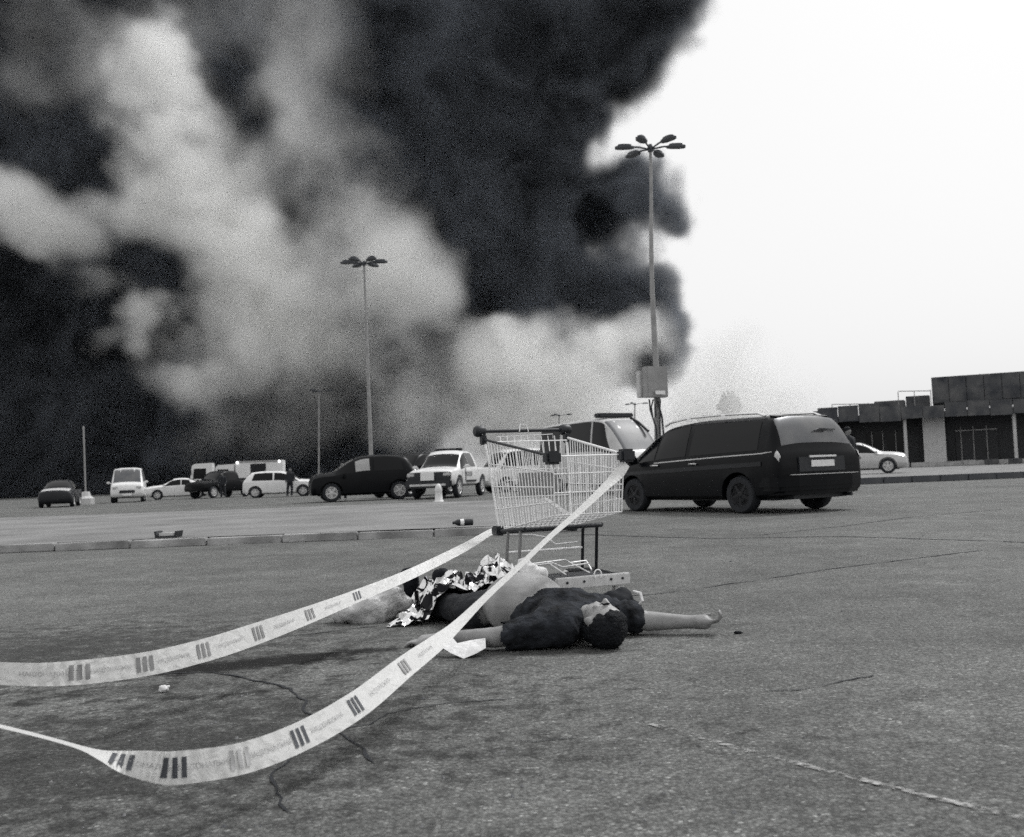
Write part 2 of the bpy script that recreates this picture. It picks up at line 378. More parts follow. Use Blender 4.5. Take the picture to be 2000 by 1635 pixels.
# ------------------------------------------------------------------ vehicles
def pchip(tab):
    """monotone cubic through rows of key stations, by row number"""
    A = np.array(tab, float); n = len(A); d = np.diff(A, axis=0); s = np.zeros_like(A)
    for i in range(1, n - 1):
        a, bb = d[i - 1], d[i]; ok = a * bb > 0
        s[i] = np.where(ok, 2 * a * bb / np.where(ok, a + bb, 1), 0)
    s[0] = d[0]; s[-1] = d[-1]
    def f(u):
        u = min(max(u, 0), n - 1 - 1e-9); i = int(u); t = u - i
        h00 = 2 * t**3 - 3 * t**2 + 1; h10 = t**3 - 2 * t**2 + t; h01 = -2 * t**3 + 3 * t**2; h11 = t**3 - t**2
        return h00 * A[i] + h10 * s[i] + h01 * A[i + 1] + h11 * s[i + 1]
    return f
RING = 13
class Body:
    """keys: (x, z_bottom, z_belt, z_top, half width low, half width belt, half width top); +x is the front"""
    def __init__(s, keys, crown=.03): s.keys = keys; s.f = pchip(keys); s.n = len(keys) - 1; s.crown = crown
    def ring(s, u):
        x, zb, zm, zt, wl, wb, wt = s.f(u); h = max(zt - zm, 0.004); e = min(.075, .4 * h); ew = min(.07, .5 * h + .01)
        pts = [(0, zb), (.5 * wl, zb), (.9 * wl, zb + .01), (.975 * wl, zb + .07), (wl, zb + .5 * (zm - zb)), (wb, zm - min(.07, .2 * (zm - zb))), (wb - .012, zm)]
        for k in (.33, .66, 1.0):
            ww = wb - .02 + (wt - wb + .02) * k + .02 * math.sin(k * math.pi) * min(1, h / .4)
            pts.append((ww, zm + (zt - e - zm) * k))
        pts += [(wt - ew, zt - e * .25), (wt * .5, zt + s.crown * .75), (0, zt + s.crown)]
        return x, pts
    def S(s, u, r, side=1):
        x, p = s.ring(u); r = min(max(r, 0), RING - 1 - 1e-6); i = int(r); t = r - i
        return Vector((x, side * (p[i][0] * (1 - t) + p[i + 1][0] * t), p[i][1] * (1 - t) + p[i + 1][1] * t))
    def mesh(s, per=6):
        N = s.n * per; b = MB(); vs = []; m_ = 2 * RING - 2
        for i in range(N + 1):
            x, p = s.ring(i / per)
            ring = [(x, y, z) for y, z in p] + [(x, -y, z) for y, z in p[-2:0:-1]]
            vs += ring
        fs = [(i * m_ + j, i * m_ + (j + 1) % m_, (i + 1) * m_ + (j + 1) % m_, (i + 1) * m_ + j) for i in range(N) for j in range(m_)]
        for base in (0, N * m_):
            fs += [(base + j, base + j + 1, base + m_ - j - 1, base + (m_ - j) % m_) for j in range(1, RING - 2)]
            fs += [(base, base + 1, base + m_ - 1), (base + RING - 2, base + RING - 1, base + RING)]
        b.add(vs, fs); return b
    def patch(s, u0, u1, r0, r1, n=10, mm=6, off=.004, sides=(1, -1), b=None, inset=None, thick=.0):
        """inset(v) -> (du at start, du at end) so pillars can lean; v runs 0..1 from r0 to r1"""
        b = b or MB()
        for sd in sides:
            vs = []
            for j in range(mm + 1):
                v = j / mm; a, e = (inset(v) if inset else (0, 0))
                for i in range(n + 1):
                    u = (u0 + a) + ((u1 + e) - (u0 + a)) * i / n; r = r0 + (r1 - r0) * v
                    p = s.S(u, r, sd); du = s.S(u + .01, r, sd) - s.S(u - .01, r, sd); dr = s.S(u, r + .02, sd) - s.S(u, r - .02, sd)
                    nn = du.cross(dr) * sd
                    nn = nn.normalized() if nn.length > 1e-12 else Vector((0, sd, 0))
                    vs.append(p - nn * off)
            b.add(vs, [(j * (n + 1) + i, j * (n + 1) + i + 1, (j + 1) * (n + 1) + i + 1, (j + 1) * (n + 1) + i) for j in range(mm) for i in range(n)])
        return b
def cut_arches(o, xs, rad, ywid, zc):
    dep = .34
    cs = []
    for x in xs:
        for sd in (1, -1):
            b = MB(); M = Matrix.Translation((x, sd * (ywid - dep / 2 + .12), zc)) @ Matrix.Rotation(R(90), 4, 'X')
            b.lathe([(rad, -dep / 2 - .12), (rad, dep / 2 + .12)], M, 28)
            cs.append(b)
    tb = MB()
    for q in cs: tb.add(q.v, q.f)
    c = tb.build('cut', None, o.parent); md = o.modifiers.new('b', 'BOOLEAN'); md.object = c; md.operation = 'DIFFERENCE'; md.solver = 'EXACT'
    dg = bpy.context.evaluated_depsgraph_get(); me = bpy.data.meshes.new_from_object(o.evaluated_get(dg), depsgraph=dg)
    o.modifiers.clear(); old = o.data; o.data = me; me.name = old.name
    for p in me.polygons: p.use_smooth = True
    try: me.set_sharp_from_angle(angle=R(42))
    except Exception: pass
    bpy.data.objects.remove(c)
def wheel(root, x, y, rad, wid=.2, spokes=5, rim=None):
    """tyre about the local Y axis, rim facing outward"""
    sd = 1 if y > 0 else -1
    M = Matrix.Translation((x, y, rad)) @ Matrix.Rotation(R(-90 * sd), 4, 'X')
    prof = [(rad * .62, -wid / 2), (rad * .9, -wid / 2), (rad * .985, -wid * .36), (rad, -wid * .2), (rad, wid * .2), (rad * .985, wid * .36), (rad * .9, wid / 2), (rad * .64, wid / 2), (rad * .6, wid * .4), (rad * .55, -wid * .1), (rad * .2, -wid * .12), (1e-6, -wid * .12)]
    wh = MB().lathe(prof, M, 28).build('wheel', M_rubber, root, True)
    rb = MB(); rb.lathe([(rad * .63, wid * .42), (rad * .66, wid * .5), (rad * .60, wid * .5), (rad * .57, wid * .42)], M, 28)
    rb.lathe([(rad * .16, wid * .2), (rad * .16, wid * .44), (rad * .1, wid * .47), (1e-6, wid * .47)], M, 14)
    for k in range(spokes):
        a = 2 * math.pi * k / spokes + .3; c, s_ = math.cos(a), math.sin(a); t = rad * .085
        poly = [(rad * .1 * c - t * s_, rad * .1 * s_ + t * c), (rad * .6 * c - t * .75 * s_, rad * .6 * s_ + t * .75 * c), (rad * .6 * c + t * .75 * s_, rad * .6 * s_ - t * .75 * c), (rad * .1 * c + t * s_, rad * .1 * s_ - t * c)]
        rb.prism(poly, wid * .32, wid * .44, M)
    rb.build('rim', rim or M_alloy, wh, False)
    return wh
def text_mesh(txt, size, name, mt, parent, M, bold=.0):
    cu = bpy.data.curves.new('t', 'FONT'); cu.body = txt; cu.size = size; cu.align_x = 'CENTER'; cu.align_y = 'CENTER'; cu.offset = bold; cu.resolution_u = 3
    o = bpy.data.objects.new('t', cu); C.objects.link(o); dg = bpy.context.evaluated_depsgraph_get()
    me = bpy.data.meshes.new_from_object(o.evaluated_get(dg), depsgraph=dg); bpy.data.objects.remove(o)
    me.transform(M); me.materials.clear(); me.name = name
    return link(name, me, mt, parent)

def car(name, keys, paint, loc, head, label, group, wb, rad, track, glass, cat='car', crown=.03, rim=None, plate=True, ends=True, hw=None, glassmat=None):
    """glass: dict of patches. head: heading vector on the ground. loc: point on the ground below the car's middle"""
    root = empty(name, loc, math.atan2(head[1], head[0]), label, cat, group)
    B = Body(keys, crown); gm_ = glassmat or M_glass
    body = B.mesh().build('body', paint, root, True)
    W = max(k[4] for k in keys)
    cut_arches(body, wb, rad * 1.16, W, rad * 1.02)
    for x in wb:
        for sd in (1, -1): wheel(root, x, sd * (track / 2), rad, rim=rim)
    if 'screen' in glass:
        u0, u1 = glass['screen']; B.patch(u0, u1, 9.6, 12, 8, 6).build('windscreen', gm_, root, True)
    if 'rear' in glass:
        u0, u1 = glass['rear']; B.patch(u0, u1, 9.6, 12, 8, 6).build('rear_window', gm_, root, True)
    for (u0, u1, a0, a1) in glass.get('side', []):
        for sd in (1, -1):
            B.patch(u0, u1, 6.35, 8.95, 10, 5, .005, (sd,), inset=lambda v: (a0 * v, a1 * v)).build('side_window', gm_, root, True)
    # dark sill and underside
    ub = MB(); xs = [k[0] for k in keys]; zb = min(k[1] for k in keys)
    ub.box(((xs[0] + xs[-1]) / 2, 0, zb + .06), (xs[-1] - xs[0] - .7, W * 1.5, .16)); ub.build('underside', M_plastic, root)
    return root, B

# --- the big dark minivan on the right
VK = [(-2.40, .46, .80, .84, .86, .85, .80), (-2.385, .37, .94, 1.0, .92, .91, .85), (-2.34, .33, 1.05, 1.13, .945, .935, .84),
      (-2.25, .30, 1.08, 1.38, .955, .945, .79), (-2.12, .28, 1.07, 1.62, .955, .945, .745), (-2.02, .27, 1.06, 1.71, .96, .945, .71),
      (-1.2, .25, 1.04, 1.745, .965, .945, .70), (-.2, .25, 1.01, 1.755, .965, .945, .71), (.5, .25, .985, 1.70, .965, .945, .70),
      (.95, .25, .97, 1.54, .965, .94, .70), (1.5, .26, .95, 1.2, .955, .92, .74), (1.75, .27, .93, 1.04, .95, .91, .78),
      (2.12, .28, .86, .95, .92, .87, .74), (2.34, .32, .73, .81, .86, .80, .66), (2.44, .42, .6, .65, .70, .62, .5)]
a = R(30); hv = Vector((-math.sin(a), math.cos(a), 0)); lv = Vector((-math.cos(a), -math.sin(a), 0))
rl = G(1455, 1003); loc = rl - lv * .81 + hv * 1.43; loc.z = 0
van, B = car('minivan', VK, M_black, loc, hv, 'large dark minivan seen from behind beside the shopping cart', None, (-1.45, 1.45), .345, 1.64,
             {'screen': (8.9, 10.9), 'side': [(5.25, 7.0, .08, -.02), (7.12, 8.55, .02, -.12), (8.65, 10.6, -.02, -.9)], 'rear': (2.35, 4.7)}, 'minivan', glassmat=M_glass, rim=M_darkgrey)
van.scale = (.985, .985, .9)
rg = [o for o in van.children if o.name.startswith('rear_window')][0]; rg.data.materials[0] = M_glass3
wi = MB(); wi.tube([B.S(3.05, 12) + Vector((-.03, 0, .02)), B.S(3.25, 11.6, -1) + Vector((-.035, 0, .01)), B.S(3.3, 10.6, -1) + Vector((-.035, 0, .0))], .012); wi.box(B.S(3.2, 11.5, -1) + Vector((-.04, 0, 0)), (.02, .2, .022)); wi.build('rear_wiper', M_plastic, van)
sp = MB(); sp.add([(-1.93, -.62, 1.705), (-1.93, .62, 1.705), (-2.04, .6, 1.70), (-2.04, -.6, 1.70), (-1.93, -.62, 1.75), (-1.93, .62, 1.75), (-2.04, .6, 1.725), (-2.04, -.6, 1.725)],
                  [(0, 1, 2, 3), (4, 5, 6, 7), (0, 1, 5, 4), (1, 2, 6, 5), (2, 3, 7, 6), (3, 0, 4, 7)]); sp.build('spoiler', M_black, van)
for sd in (1, -1):
    B.patch(1.25, 2.3, 5.0, 7.3, 6, 6, .014, (sd,)).build('tail_light', M_lampg, van, True)
    rr = MB(); rr.tube([(-1.85, sd * .64, 1.74), (-1.7, sd * .65, 1.80), (-.9, sd * .67, 1.835), (0, sd * .675, 1.84), (.55, sd * .67, 1.785), (.72, sd * .66, 1.72)], .022, 8)
    rr.box((-.9, sd * .67, 1.80), (.1, .05, .07)); rr.box((0, sd * .675, 1.80), (.1, .05, .07)); rr.build('roof_rail', M_chrome, van, True)
    mb = MB(); mb.box((1.28, sd * 1.06, 1.06), (.16, .2, .17), bev=.03); mb.tube([(1.25, sd * .93, 1.02), (1.27, sd * 1.0, 1.04)], .03); mb.build('mirror', M_black, van, True)
    for hx in (-.35, .72): MB().tube([(hx - .1, sd * .965, .93), (hx - .07, sd * .995, .935), (hx + .07, sd * .995, .935), (hx + .1, sd * .965, .93)], .014).build('door_handle', M_chrome, van, True)
    B.patch(5.0, 11.2, 4.55, 4.8, 30, 2, .012, (sd,)).build('side_trim', M_darkgrey, van, True)
    B.patch(3.0, 8.6, 5.97, 6.07, 40, 2, .006, (sd,)).build('shoulder_highlight', M_alloy, van, True)  # pale strip standing in for the sky reflection along the shoulder
bp = MB(); pr = [(-1.95, .95), (-2.2, .968), (-2.36, .945), (-2.44, .85), (-2.485, .6), (-2.5, 0), (-2.485, -.6), (-2.44, -.85), (-2.36, -.945), (-2.2, -.968), (-1.95, -.95), (-1.95, -.8), (-1.95, .8)]
for z0, z1, sc in ((.33, .40, .95), (.40, .47, .985), (.47, .64, 1.0), (.64, .67, .985)):
    bp.prism([(x * (1 + (sc - 1) * .3), y * sc) for x, y in pr], z0, z1)
bp.build('rear_bumper', M_black, van)
bl = MB(); bl.box((-2.46, 0, .675), (.06, 1.5, .012)); bl.build('bumper_strip', M_alloy, van)
rc = MB(); rc.box((-2.395, 0, .85), (.05, 1.05, .26), bev=.01); rc.build('plate_recess', M_plastic, van)
pt = MB(); pt.box((-2.43, 0, .86), (.012, .52, .115), bev=.003); pt = pt.build('number_plate', M_plate, van)
gr = MB(); gr.box((-2.425, 0, .985), (.05, .62, .035), bev=.01); gr.build('tailgate_trim', M_chrome, van)
ex = MB(); ex.tube([(-2.25, -.55, .3), (-2.5, -.55, .29)], .03, 8); ex.box((-2.2, 0, .3), (.3, 1.2, .1)); ex.build('tow_bar', M_plastic, van)

# --- generic shapes
SED = [(-2.2, .36, .68, .72, .74, .70, .62), (-2.17, .27, .84, .90, .80, .78, .68), (-2.05, .24, .90, 1.0, .86, .84, .70), (-1.55, .23, .92, 1.04, .87, .85, .70), (-1.3, .22, .92, 1.12, .875, .85, .64),
       (-.75, .2, .92, 1.38, .88, .855, .57), (-.2, .2, .92, 1.43, .88, .855, .58), (.25, .2, .91, 1.40, .88, .855, .58), (.95, .2, .9, 1.1, .88, .85, .65), (1.15, .21, .88, .99, .87, .84, .70),
       (1.75, .22, .82, .93, .86, .82, .70), (2.12, .23, .74, .84, .82, .78, .66), (2.2, .26, .66, .73, .77, .73, .62), (2.23, .33, .6, .64, .72, .68, .58)]
HAT = [(-1.98, .36, .74, .76, .74, .70, .6), (-1.95, .28, .88, .95, .80, .78, .70), (-1.85, .28, .95, 1.12, .85, .83, .66), (-1.7, .25, .96, 1.36, .87, .85, .6), (-1.5, .23, .96, 1.48, .88, .86, .58),
       (-.7, .22, .95, 1.54, .89, .865, .6), (0, .22, .94, 1.52, .89, .865, .6), (.4, .22, .92, 1.43, .89, .86, .6), (1.05, .22, .9, 1.1, .88, .85, .66), (1.25, .23, .88, 1.0, .87, .84, .7),
       (1.7, .24, .86, .96, .87, .83, .70), (2.02, .24, .78, .87, .83, .79, .66), (2.09, .27, .69, .76, .78, .74, .62), (2.12, .34, .62, .66, .73, .69, .58)]
MVAN = [(-2.35, .45, .75, .78, .80, .76, .7), (-2.32, .35, 1.05, 1.2, .86, .84, .78), (-2.27, .3, 1.1, 1.75, .88, .86, .74), (-2.15, .28, 1.1, 1.93, .89, .87, .72), (-.5, .27, 1.1, 1.97, .89, .87, .73),
        (.9, .27, 1.08, 1.95, .89, .87, .73), (1.25, .27, 1.06, 1.88, .89, .87, .72), (1.75, .28, 1.04, 1.4, .88, .86, .74), (2.0, .29, 1.0, 1.12, .88, .85, .78), (2.25, .32, .88, .98, .86, .82, .74), (2.36, .42, .7, .75, .76, .72, .64)]
TRUCK = [(-2.6, .55, .95, .97, .86, .85, .8), (-2.55, .5, 1.1, 1.12, .9, .89, .84), (-1.0, .48, 1.1, 1.13, .92, .91, .85), (-.92, .47, 1.1, 1.18, .92, .91, .84), (-.85, .46, 1.1, 1.72, .92, .91, .68), (-.7, .45, 1.1, 1.78, .92, .91, .67), (.2, .45, 1.09, 1.8, .92, .91, .68),
         (.55, .45, 1.08, 1.72, .92, .91, .68), (1.25, .46, 1.06, 1.22, .92, .9, .74), (1.45, .46, 1.05, 1.15, .92, .9, .78), (2.2, .47, 1.0, 1.09, .91, .88, .77), (2.46, .48, .93, 1.0, .89, .85, .74), (2.52, .52, .82, .87, .85, .80, .70)]
AMB = [(-3.0, .5, 1.2, 1.25, .9, .9, .86), (-2.97, .4, 1.35, 2.3, .96, .96, .84), (-2.85, .35, 1.35, 2.55, .98, .97, .82), (0, .34, 1.35, 2.62, .98, .97, .82), (.9, .34, 1.33, 2.56, .98, .97, .8), (1.35, .34, 1.3, 2.3, .98, .96, .78),
       (1.9, .34, 1.28, 1.75, .97, .94, .78), (2.25, .35, 1.2, 1.38, .96, .92, .8), (2.7, .37, 1.05, 1.16, .94, .88, .78), (2.92, .42, .85, .92, .88, .82, .74), (3.0, .5, .7, .75, .8, .76, .68)]
def front_bits(root, B, xf, w, zh, zg, grey=False, lights=None, dark_grille=True):
    for sd in (1, -1):
        b = MB(); b.box((xf - .12, sd * w * .72, zh), (.2, w * .34, .14), Matrix.Rotation(R(-16 * sd), 3, 'Z'), bev=.03); b.build('headlight', M_lampg, root, True)
    if dark_grille:
        b = MB(); b.box((xf - .02, 0, zg), (.06, w * .95, .16), bev=.02); b.build('grille', M_plastic, root, True)
    b = MB(); b.box((xf + .005, 0, zg - .17), (.03, .5, .11), bev=.004); b.build('number_plate', M_plate, root)
def rear_bits(root, xr, w, zl):
    for sd in (1, -1):
        b = MB(); b.box((xr + .06, sd * w * .78, zl), (.12, w * .28, .16), Matrix.Rotation(R(14 * sd), 3, 'Z'), bev=.03); b.build('tail_light', M_lampg, root, True)
    b = MB(); b.box((xr - .02, 0, zl - .12), (.03, .5, .11), bev=.004); b.build('number_plate', M_plate, root)
def mirrors(root, x, w, z, mt):
    for sd in (1, -1):
        b = MB(); b.box((x, sd * (w + .12), z), (.12, .18, .13), bev=.03); b.tube([(x, sd * (w - .03), z - .05), (x, sd * (w + .08), z - .02)], .025); b.build('mirror', mt, root, True)
GV = 'vehicles standing in the far part of the car park'
GL_SED = {'screen': (7.15, 8.7), 'rear': (4.2, 5.1), 'side': [(4.75, 6.0, .35, 0), (6.12, 8.2, 0, -.75)]}
GL_HAT = {'screen': (7.15, 8.75), 'rear': (2.3, 3.9), 'side': [(4.1, 5.5, .2, 0), (5.62, 8.3, 0, -.8)]}

# dark hatchback, wheels matched to the photograph
hv = Vector((-.965, -.26, 0)); mid = P(712, 978, 39.5); mid.z = 0
CRO = [(x, zb * 1.1, zm * 1.13, zt * 1.14, a_ * 1.02, b_ * 1.02, c_ * 1.02) for x, zb, zm, zt, a_, b_, c_ in HAT]
hb, B = car('hatchback', CRO, M_black, mid, hv, 'black hatchback with bright alloy wheels left of the white pickup', GV, (-1.28, 1.34), .36, 1.52, GL_HAT)
front_bits(hb, B, 2.02, .82, .7, .55); rear_bits(hb, -1.9, .82, .92); mirrors(hb, .85, .88, .98, M_black)
# pale sheet standing in for light seen through the hatchback's window
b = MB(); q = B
B.patch(5.75, 7.0, 6.5, 8.8, 5, 4, .012, (1,)).build('lit_window_patch', M_conc, hb, True)

# white pickup facing us
f0, r0 = G(888, 973), G(945, 967); hv = (f0 - r0).normalized(); mid = (f0 + r0) / 2; lv = Vector((-hv.y, hv.x, 0)); mid = mid - lv * .8
pk, B = car('pickup_truck', TRUCK, M_white, mid, hv, 'white pickup with dark grille and lettered door behind the shopping cart', GV, (-1.5, 1.6), .4, 1.6,
            {'screen': (7.2, 8.75), 'rear': (3.9, 4.7), 'side': [(5.1, 6.05, .1, 0), (6.15, 8.2, 0, -.75)]}, 'pickup')
mirrors(pk, 1.05, .93, 1.2, M_white)
for sd in (1, -1):
    b = MB(); b.box((2.47, sd * .7, .90), (.2, .3, .15), Matrix.Rotation(R(-10 * sd), 3, 'Z'), bev=.03); b.build('headlight', M_lampg, pk, True)
b = MB(); b.box((2.495, 0, .79), (.1, 1.7, .40), bev=.03); b.build('grille', M_plastic, pk, True)
b = MB(); b.box((2.6, 0, .56), (.16, 1.8, .3), bev=.05); b.build('front_bumper', M_plastic, pk, True)
b = MB(); b.box((2.69, 0, .52), (.03, 1.4, .08), bev=.01); b.build('bumper_strip', M_alloy, pk, True)
b = MB(); b.box((2.695, 0, .84), (.02, .52, .3), bev=.004); b.box((2.62, 0, .80), (.12, .06, .06)); b.build('number_plate', M_plate, pk)
M = Matrix(((-1, 0, 0, .45), (0, 0, 1, .935), (0, 1, 0, .88), (0, 0, 0, 1)))
text_mesh('ПОЛІЦІЯ', .2, 'door_lettering', M_ink, pk, M, .004)
b = MB(); b.box((.1, .93, .62), (1.3, .012, .07)); b.box((.86, .93, .86), (.05, .012, .5)); b.build('side_stripe', M_darkgrey, pk)
b = MB(); b.box((-.0, 0, 1.86), (.3, 1.1, .1), bev=.03); b.build('light_bar', M_darkgrey, pk, True)

t, B = car('off_road_car', TRUCK, M_black, P(812, 975, 45).xy.to_3d(), Vector((-.5, -.86, 0)), 'black off road car partly hidden between the black hatchback and white pickup', GV, (-1.5, 1.6), .4, 1.6,
           {'screen': (7.2, 8.75), 'side': [(5.1, 6.05, .1, 0), (6.15, 8.2, 0, -.75)]}, 'car')
mirrors(t, 1.05, .93, 1.2, M_black); t.scale = (1, 1, 1.06)

# white delivery van seen through the cart
mv2, B = car('delivery_van', MVAN, M_white, P(1030, 955, 47.0).xy.to_3d(), Vector((-.9, -.43, 0)), 'white van parked behind the cart basket next to the white pickup', GV, (-1.4, 1.5), .33, 1.55,
             {'screen': (6.2, 7.8), 'side': [(3.1, 3.9, 0, 0), (4.05, 4.9, 0, 0), (5.05, 6.9, 0, -.7)], 'rear': (1.4, 2.5)}, 'van')
front_bits(mv2, B, 2.4, .84, .82, .66); mirrors(mv2, 1.6, .88, 1.15, M_white)

# ambulance behind the cart
amb, B = car('ambulance', AMB, M_pale, P(1186, 960, 35.5).xy.to_3d(), Vector((.5, -.87, 0)), 'high roofed pale ambulance with dark roof light behind the minivan', GV, (-1.75, 1.85), .35, 1.7,
             {'screen': (4.35, 6.8), 'side': [(1.6, 2.5, 0, 0), (2.6, 3.35, 0, 0), (3.45, 5.6, 0, -1.1)]}, 'ambulance', glassmat=M_glass)
[o for o in amb.children if o.name.startswith('windscreen')][0].data.materials[0] = M_glass4
front_bits(amb, B, 2.95, .86, .95, .75); mirrors(amb, 1.75, .98, 1.45, M_plastic)
b = MB(); b.box((.6, 0, 2.72), (.34, 1.5, .16), bev=.04); b.build('light_bar', M_plastic, amb, True)
b = MB(); b.tube([(.9, .5, 2.62), (1.3, .55, 2.42), (1.75, .6, 2.1)], .05); b.build('roof_deflector', M_darkgrey, amb, True)
b = MB(); b.box((-2.0, .95, 2.3), (.3, .06, .2), bev=.02); b.build('side_lamp', M_plastic, amb, True)

# silver sedan on the forecourt
sv, B = car('sedan', SED, M_silver, P(1672, 925, 46).xy.to_3d() + Vector((0, 0, .2)), Vector((.93, -.36, 0)), 'silver sedan parked right of the minivan in front of the shops', GV, (-1.3, 1.4), .34, 1.5, GL_SED)
front_bits(sv, B, 2.12, .78, .68, .5); mirrors(sv, .95, .88, .98, M_silver)

# vehicles far left
t, B = car('minibus', MVAN, M_white, P(252, 975, 63).xy.to_3d(), Vector((.32, -.95, 0)), 'white minibus facing us, leftmost white vehicle under the smoke', GV, (-1.4, 1.5), .33, 1.55,
           {'screen': (6.0, 7.9), 'side': [(3.1, 3.9, 0, 0), (4.05, 4.9, 0, 0), (5.05, 6.9, 0, -.7)]}, 'minibus', glassmat=M_glass2)
t.scale = (1.0, 1.1, 1.08)
front_bits(t, B, 2.4, .84, .84, .62); mirrors(t, 1.6, .88, 1.15, M_white)
t, B = car('sedan', SED, M_white, P(350, 974, 70).xy.to_3d(), Vector((-.96, -.28, 0)), 'white sedan with dark windows right of the white minibus', GV, (-1.3, 1.4), .33, 1.5, GL_SED)
front_bits(t, B, 2.12, .78, .68, .5); rear_bits(t, -2.12, .78, .76); mirrors(t, .95, .88, .98, M_white)
t, B = car('sedan', SED, M_darkgrey, P(118, 984, 54).xy.to_3d(), Vector((.3, -.95, 0)), 'dark sedan at the far left edge with pale bonnet', GV, (-1.3, 1.4), .33, 1.5, GL_SED)
B.patch(9.2, 10.8, 9.2, 12, 8, 4, .006).build('bonnet', M_pale, t, True)
front_bits(t, B, 2.12, .78, .68, .5); rear_bits(t, -2.12, .78, .76); mirrors(t, .95, .88, .98, M_black)
t, B = car('off_road_car', TRUCK, M_black, P(432, 972, 68).xy.to_3d(), Vector((-.45, -.89, 0)), 'black off road car in front of the white lorry cab', GV, (-1.5, 1.6), .4, 1.6,
           {'screen': (7.2, 8.75), 'side': [(5.1, 6.05, .1, 0), (6.15, 8.2, 0, -.75)]}, 'car')
front_bits(t, B, 2.45, .84, .84, .7); mirrors(t, 1.05, .93, 1.2, M_black)
t, B = car('hatchback', HAT, M_white, P(548, 972, 60).xy.to_3d(), Vector((.97, .1, 0)), 'white hatchback below the box lorry with a person beside it', GV, (-1.28, 1.34), .33, 1.5, GL_HAT)
front_bits(t, B, 2.02, .82, .7, .55); rear_bits(t, -1.9, .82, .92); mirrors(t, .85, .88, .98, M_white)
t.scale = (1.06, 1, 1)

def lorry(loc, head, label, box=True, L=5.0):
    root = empty('lorry', loc, math.atan2(head[1], head[0]), label, 'lorry', GV)
    b = MB(); b.prism([(0, .55), (1.75, .55), (1.8, 1.3), (1.62, 2.55), (1.4, 2.7), (0, 2.75)], -1.05, 1.05, Matrix.Rotation(R(90), 4, 'X')); cab = b.build('cab', M_white, root)
    b = MB(); b.box((1.765, 0, 1.85), (.03, 1.85, .85), Matrix.Rotation(R(-8), 3, 'Y')); b.build('windscreen', M_glass, root)
    for sd in (1, -1):
        b = MB(); b.prism([(.5, 1.45), (1.55, 1.45), (1.45, 2.3), (.5, 2.3)], 1.052, 1.07, Matrix.Scale(sd, 4, (0, 1, 0)) @ Matrix(((1, 0, 0, 0), (0, 0, 1, 0), (0, 1, 0, 0), (0, 0, 0, 1)))); b.build('side_window', M_glass, root)
        b = MB(); b.box((1.7, sd * 1.25, 2.0), (.1, .2, .45), bev=.02); b.build('mirror', M_plastic, root)
        b = MB(); b.box((1.83, sd * .8, .85), (.06, .3, .2), bev=.02); b.build('headlight', M_lampg, root)
    b = MB(); b.box((1.84, 0, .62), (.14, 2.1, .3), bev=.03); b.build('bumper', M_plastic, root)
    b = MB(); b.box((-L / 2 - .1, 0, .75), (L + .8, .9, .25)); b.build('chassis', M_plastic, root)
    for x in (1.0, -L * .75):
        for sd in (1, -1): wheel(root, x, sd * .95, .46, .3)
    if box:
        b = MB(); b.box((-L / 2 - .15, 0, 1.95), (L, 2.3, 2.05), bev=.04); bx = b.build('cargo_box', M_white, root)
        for sd in (1, -1):
            sh = MB(); sh.box((-L * .52, sd * 1.16, 1.95), (L * .33, .03, 1.5)); sh.build('shutter', M_darkgrey, root)
            rl_ = MB(); rl_.box((-L / 2 - .15, sd * 1.17, 2.9), (L * .96, .06, .12)); rl_.build('light_rail', M_galv, root)
    else:
        b = MB(); b.box((-L / 2 - .15, 0, 1.15), (L, 2.3, .5), bev=.03); b.build('flatbed', M_darkgrey, root)
    return root
t = lorry(P(462, 972, 92).xy.to_3d(), Vector((-.99, -.1, 0)), 'white box lorry with dark shutter and lit lamps behind the white hatchback', True, 4.2)
t.children[0].data.materials[0] = M_darkgrey
M_lit, tn, bn = new_mat('lit_lamp'); bn.inputs['Emission Color'].default_value = (1, 1, 1, 1); bn.inputs['Emission Strength'].default_value = 3.0
for xx in (-.35, -4.1):
    b = MB(); b.lathe([(1e-6, -.02), (.09, -.02), (.11, .04), (1e-6, .06)], Matrix.Translation((xx, 1.19, 2.86)) @ Matrix.Rotation(R(-90), 4, 'X'), 12); b.build('work_lamp', M_lit, t)
lorry(P(418, 968, 84).xy.to_3d(), Vector((-.98, -.2, 0)), 'flatbed lorry with tall white cab behind the black off road car', False, 4.2)

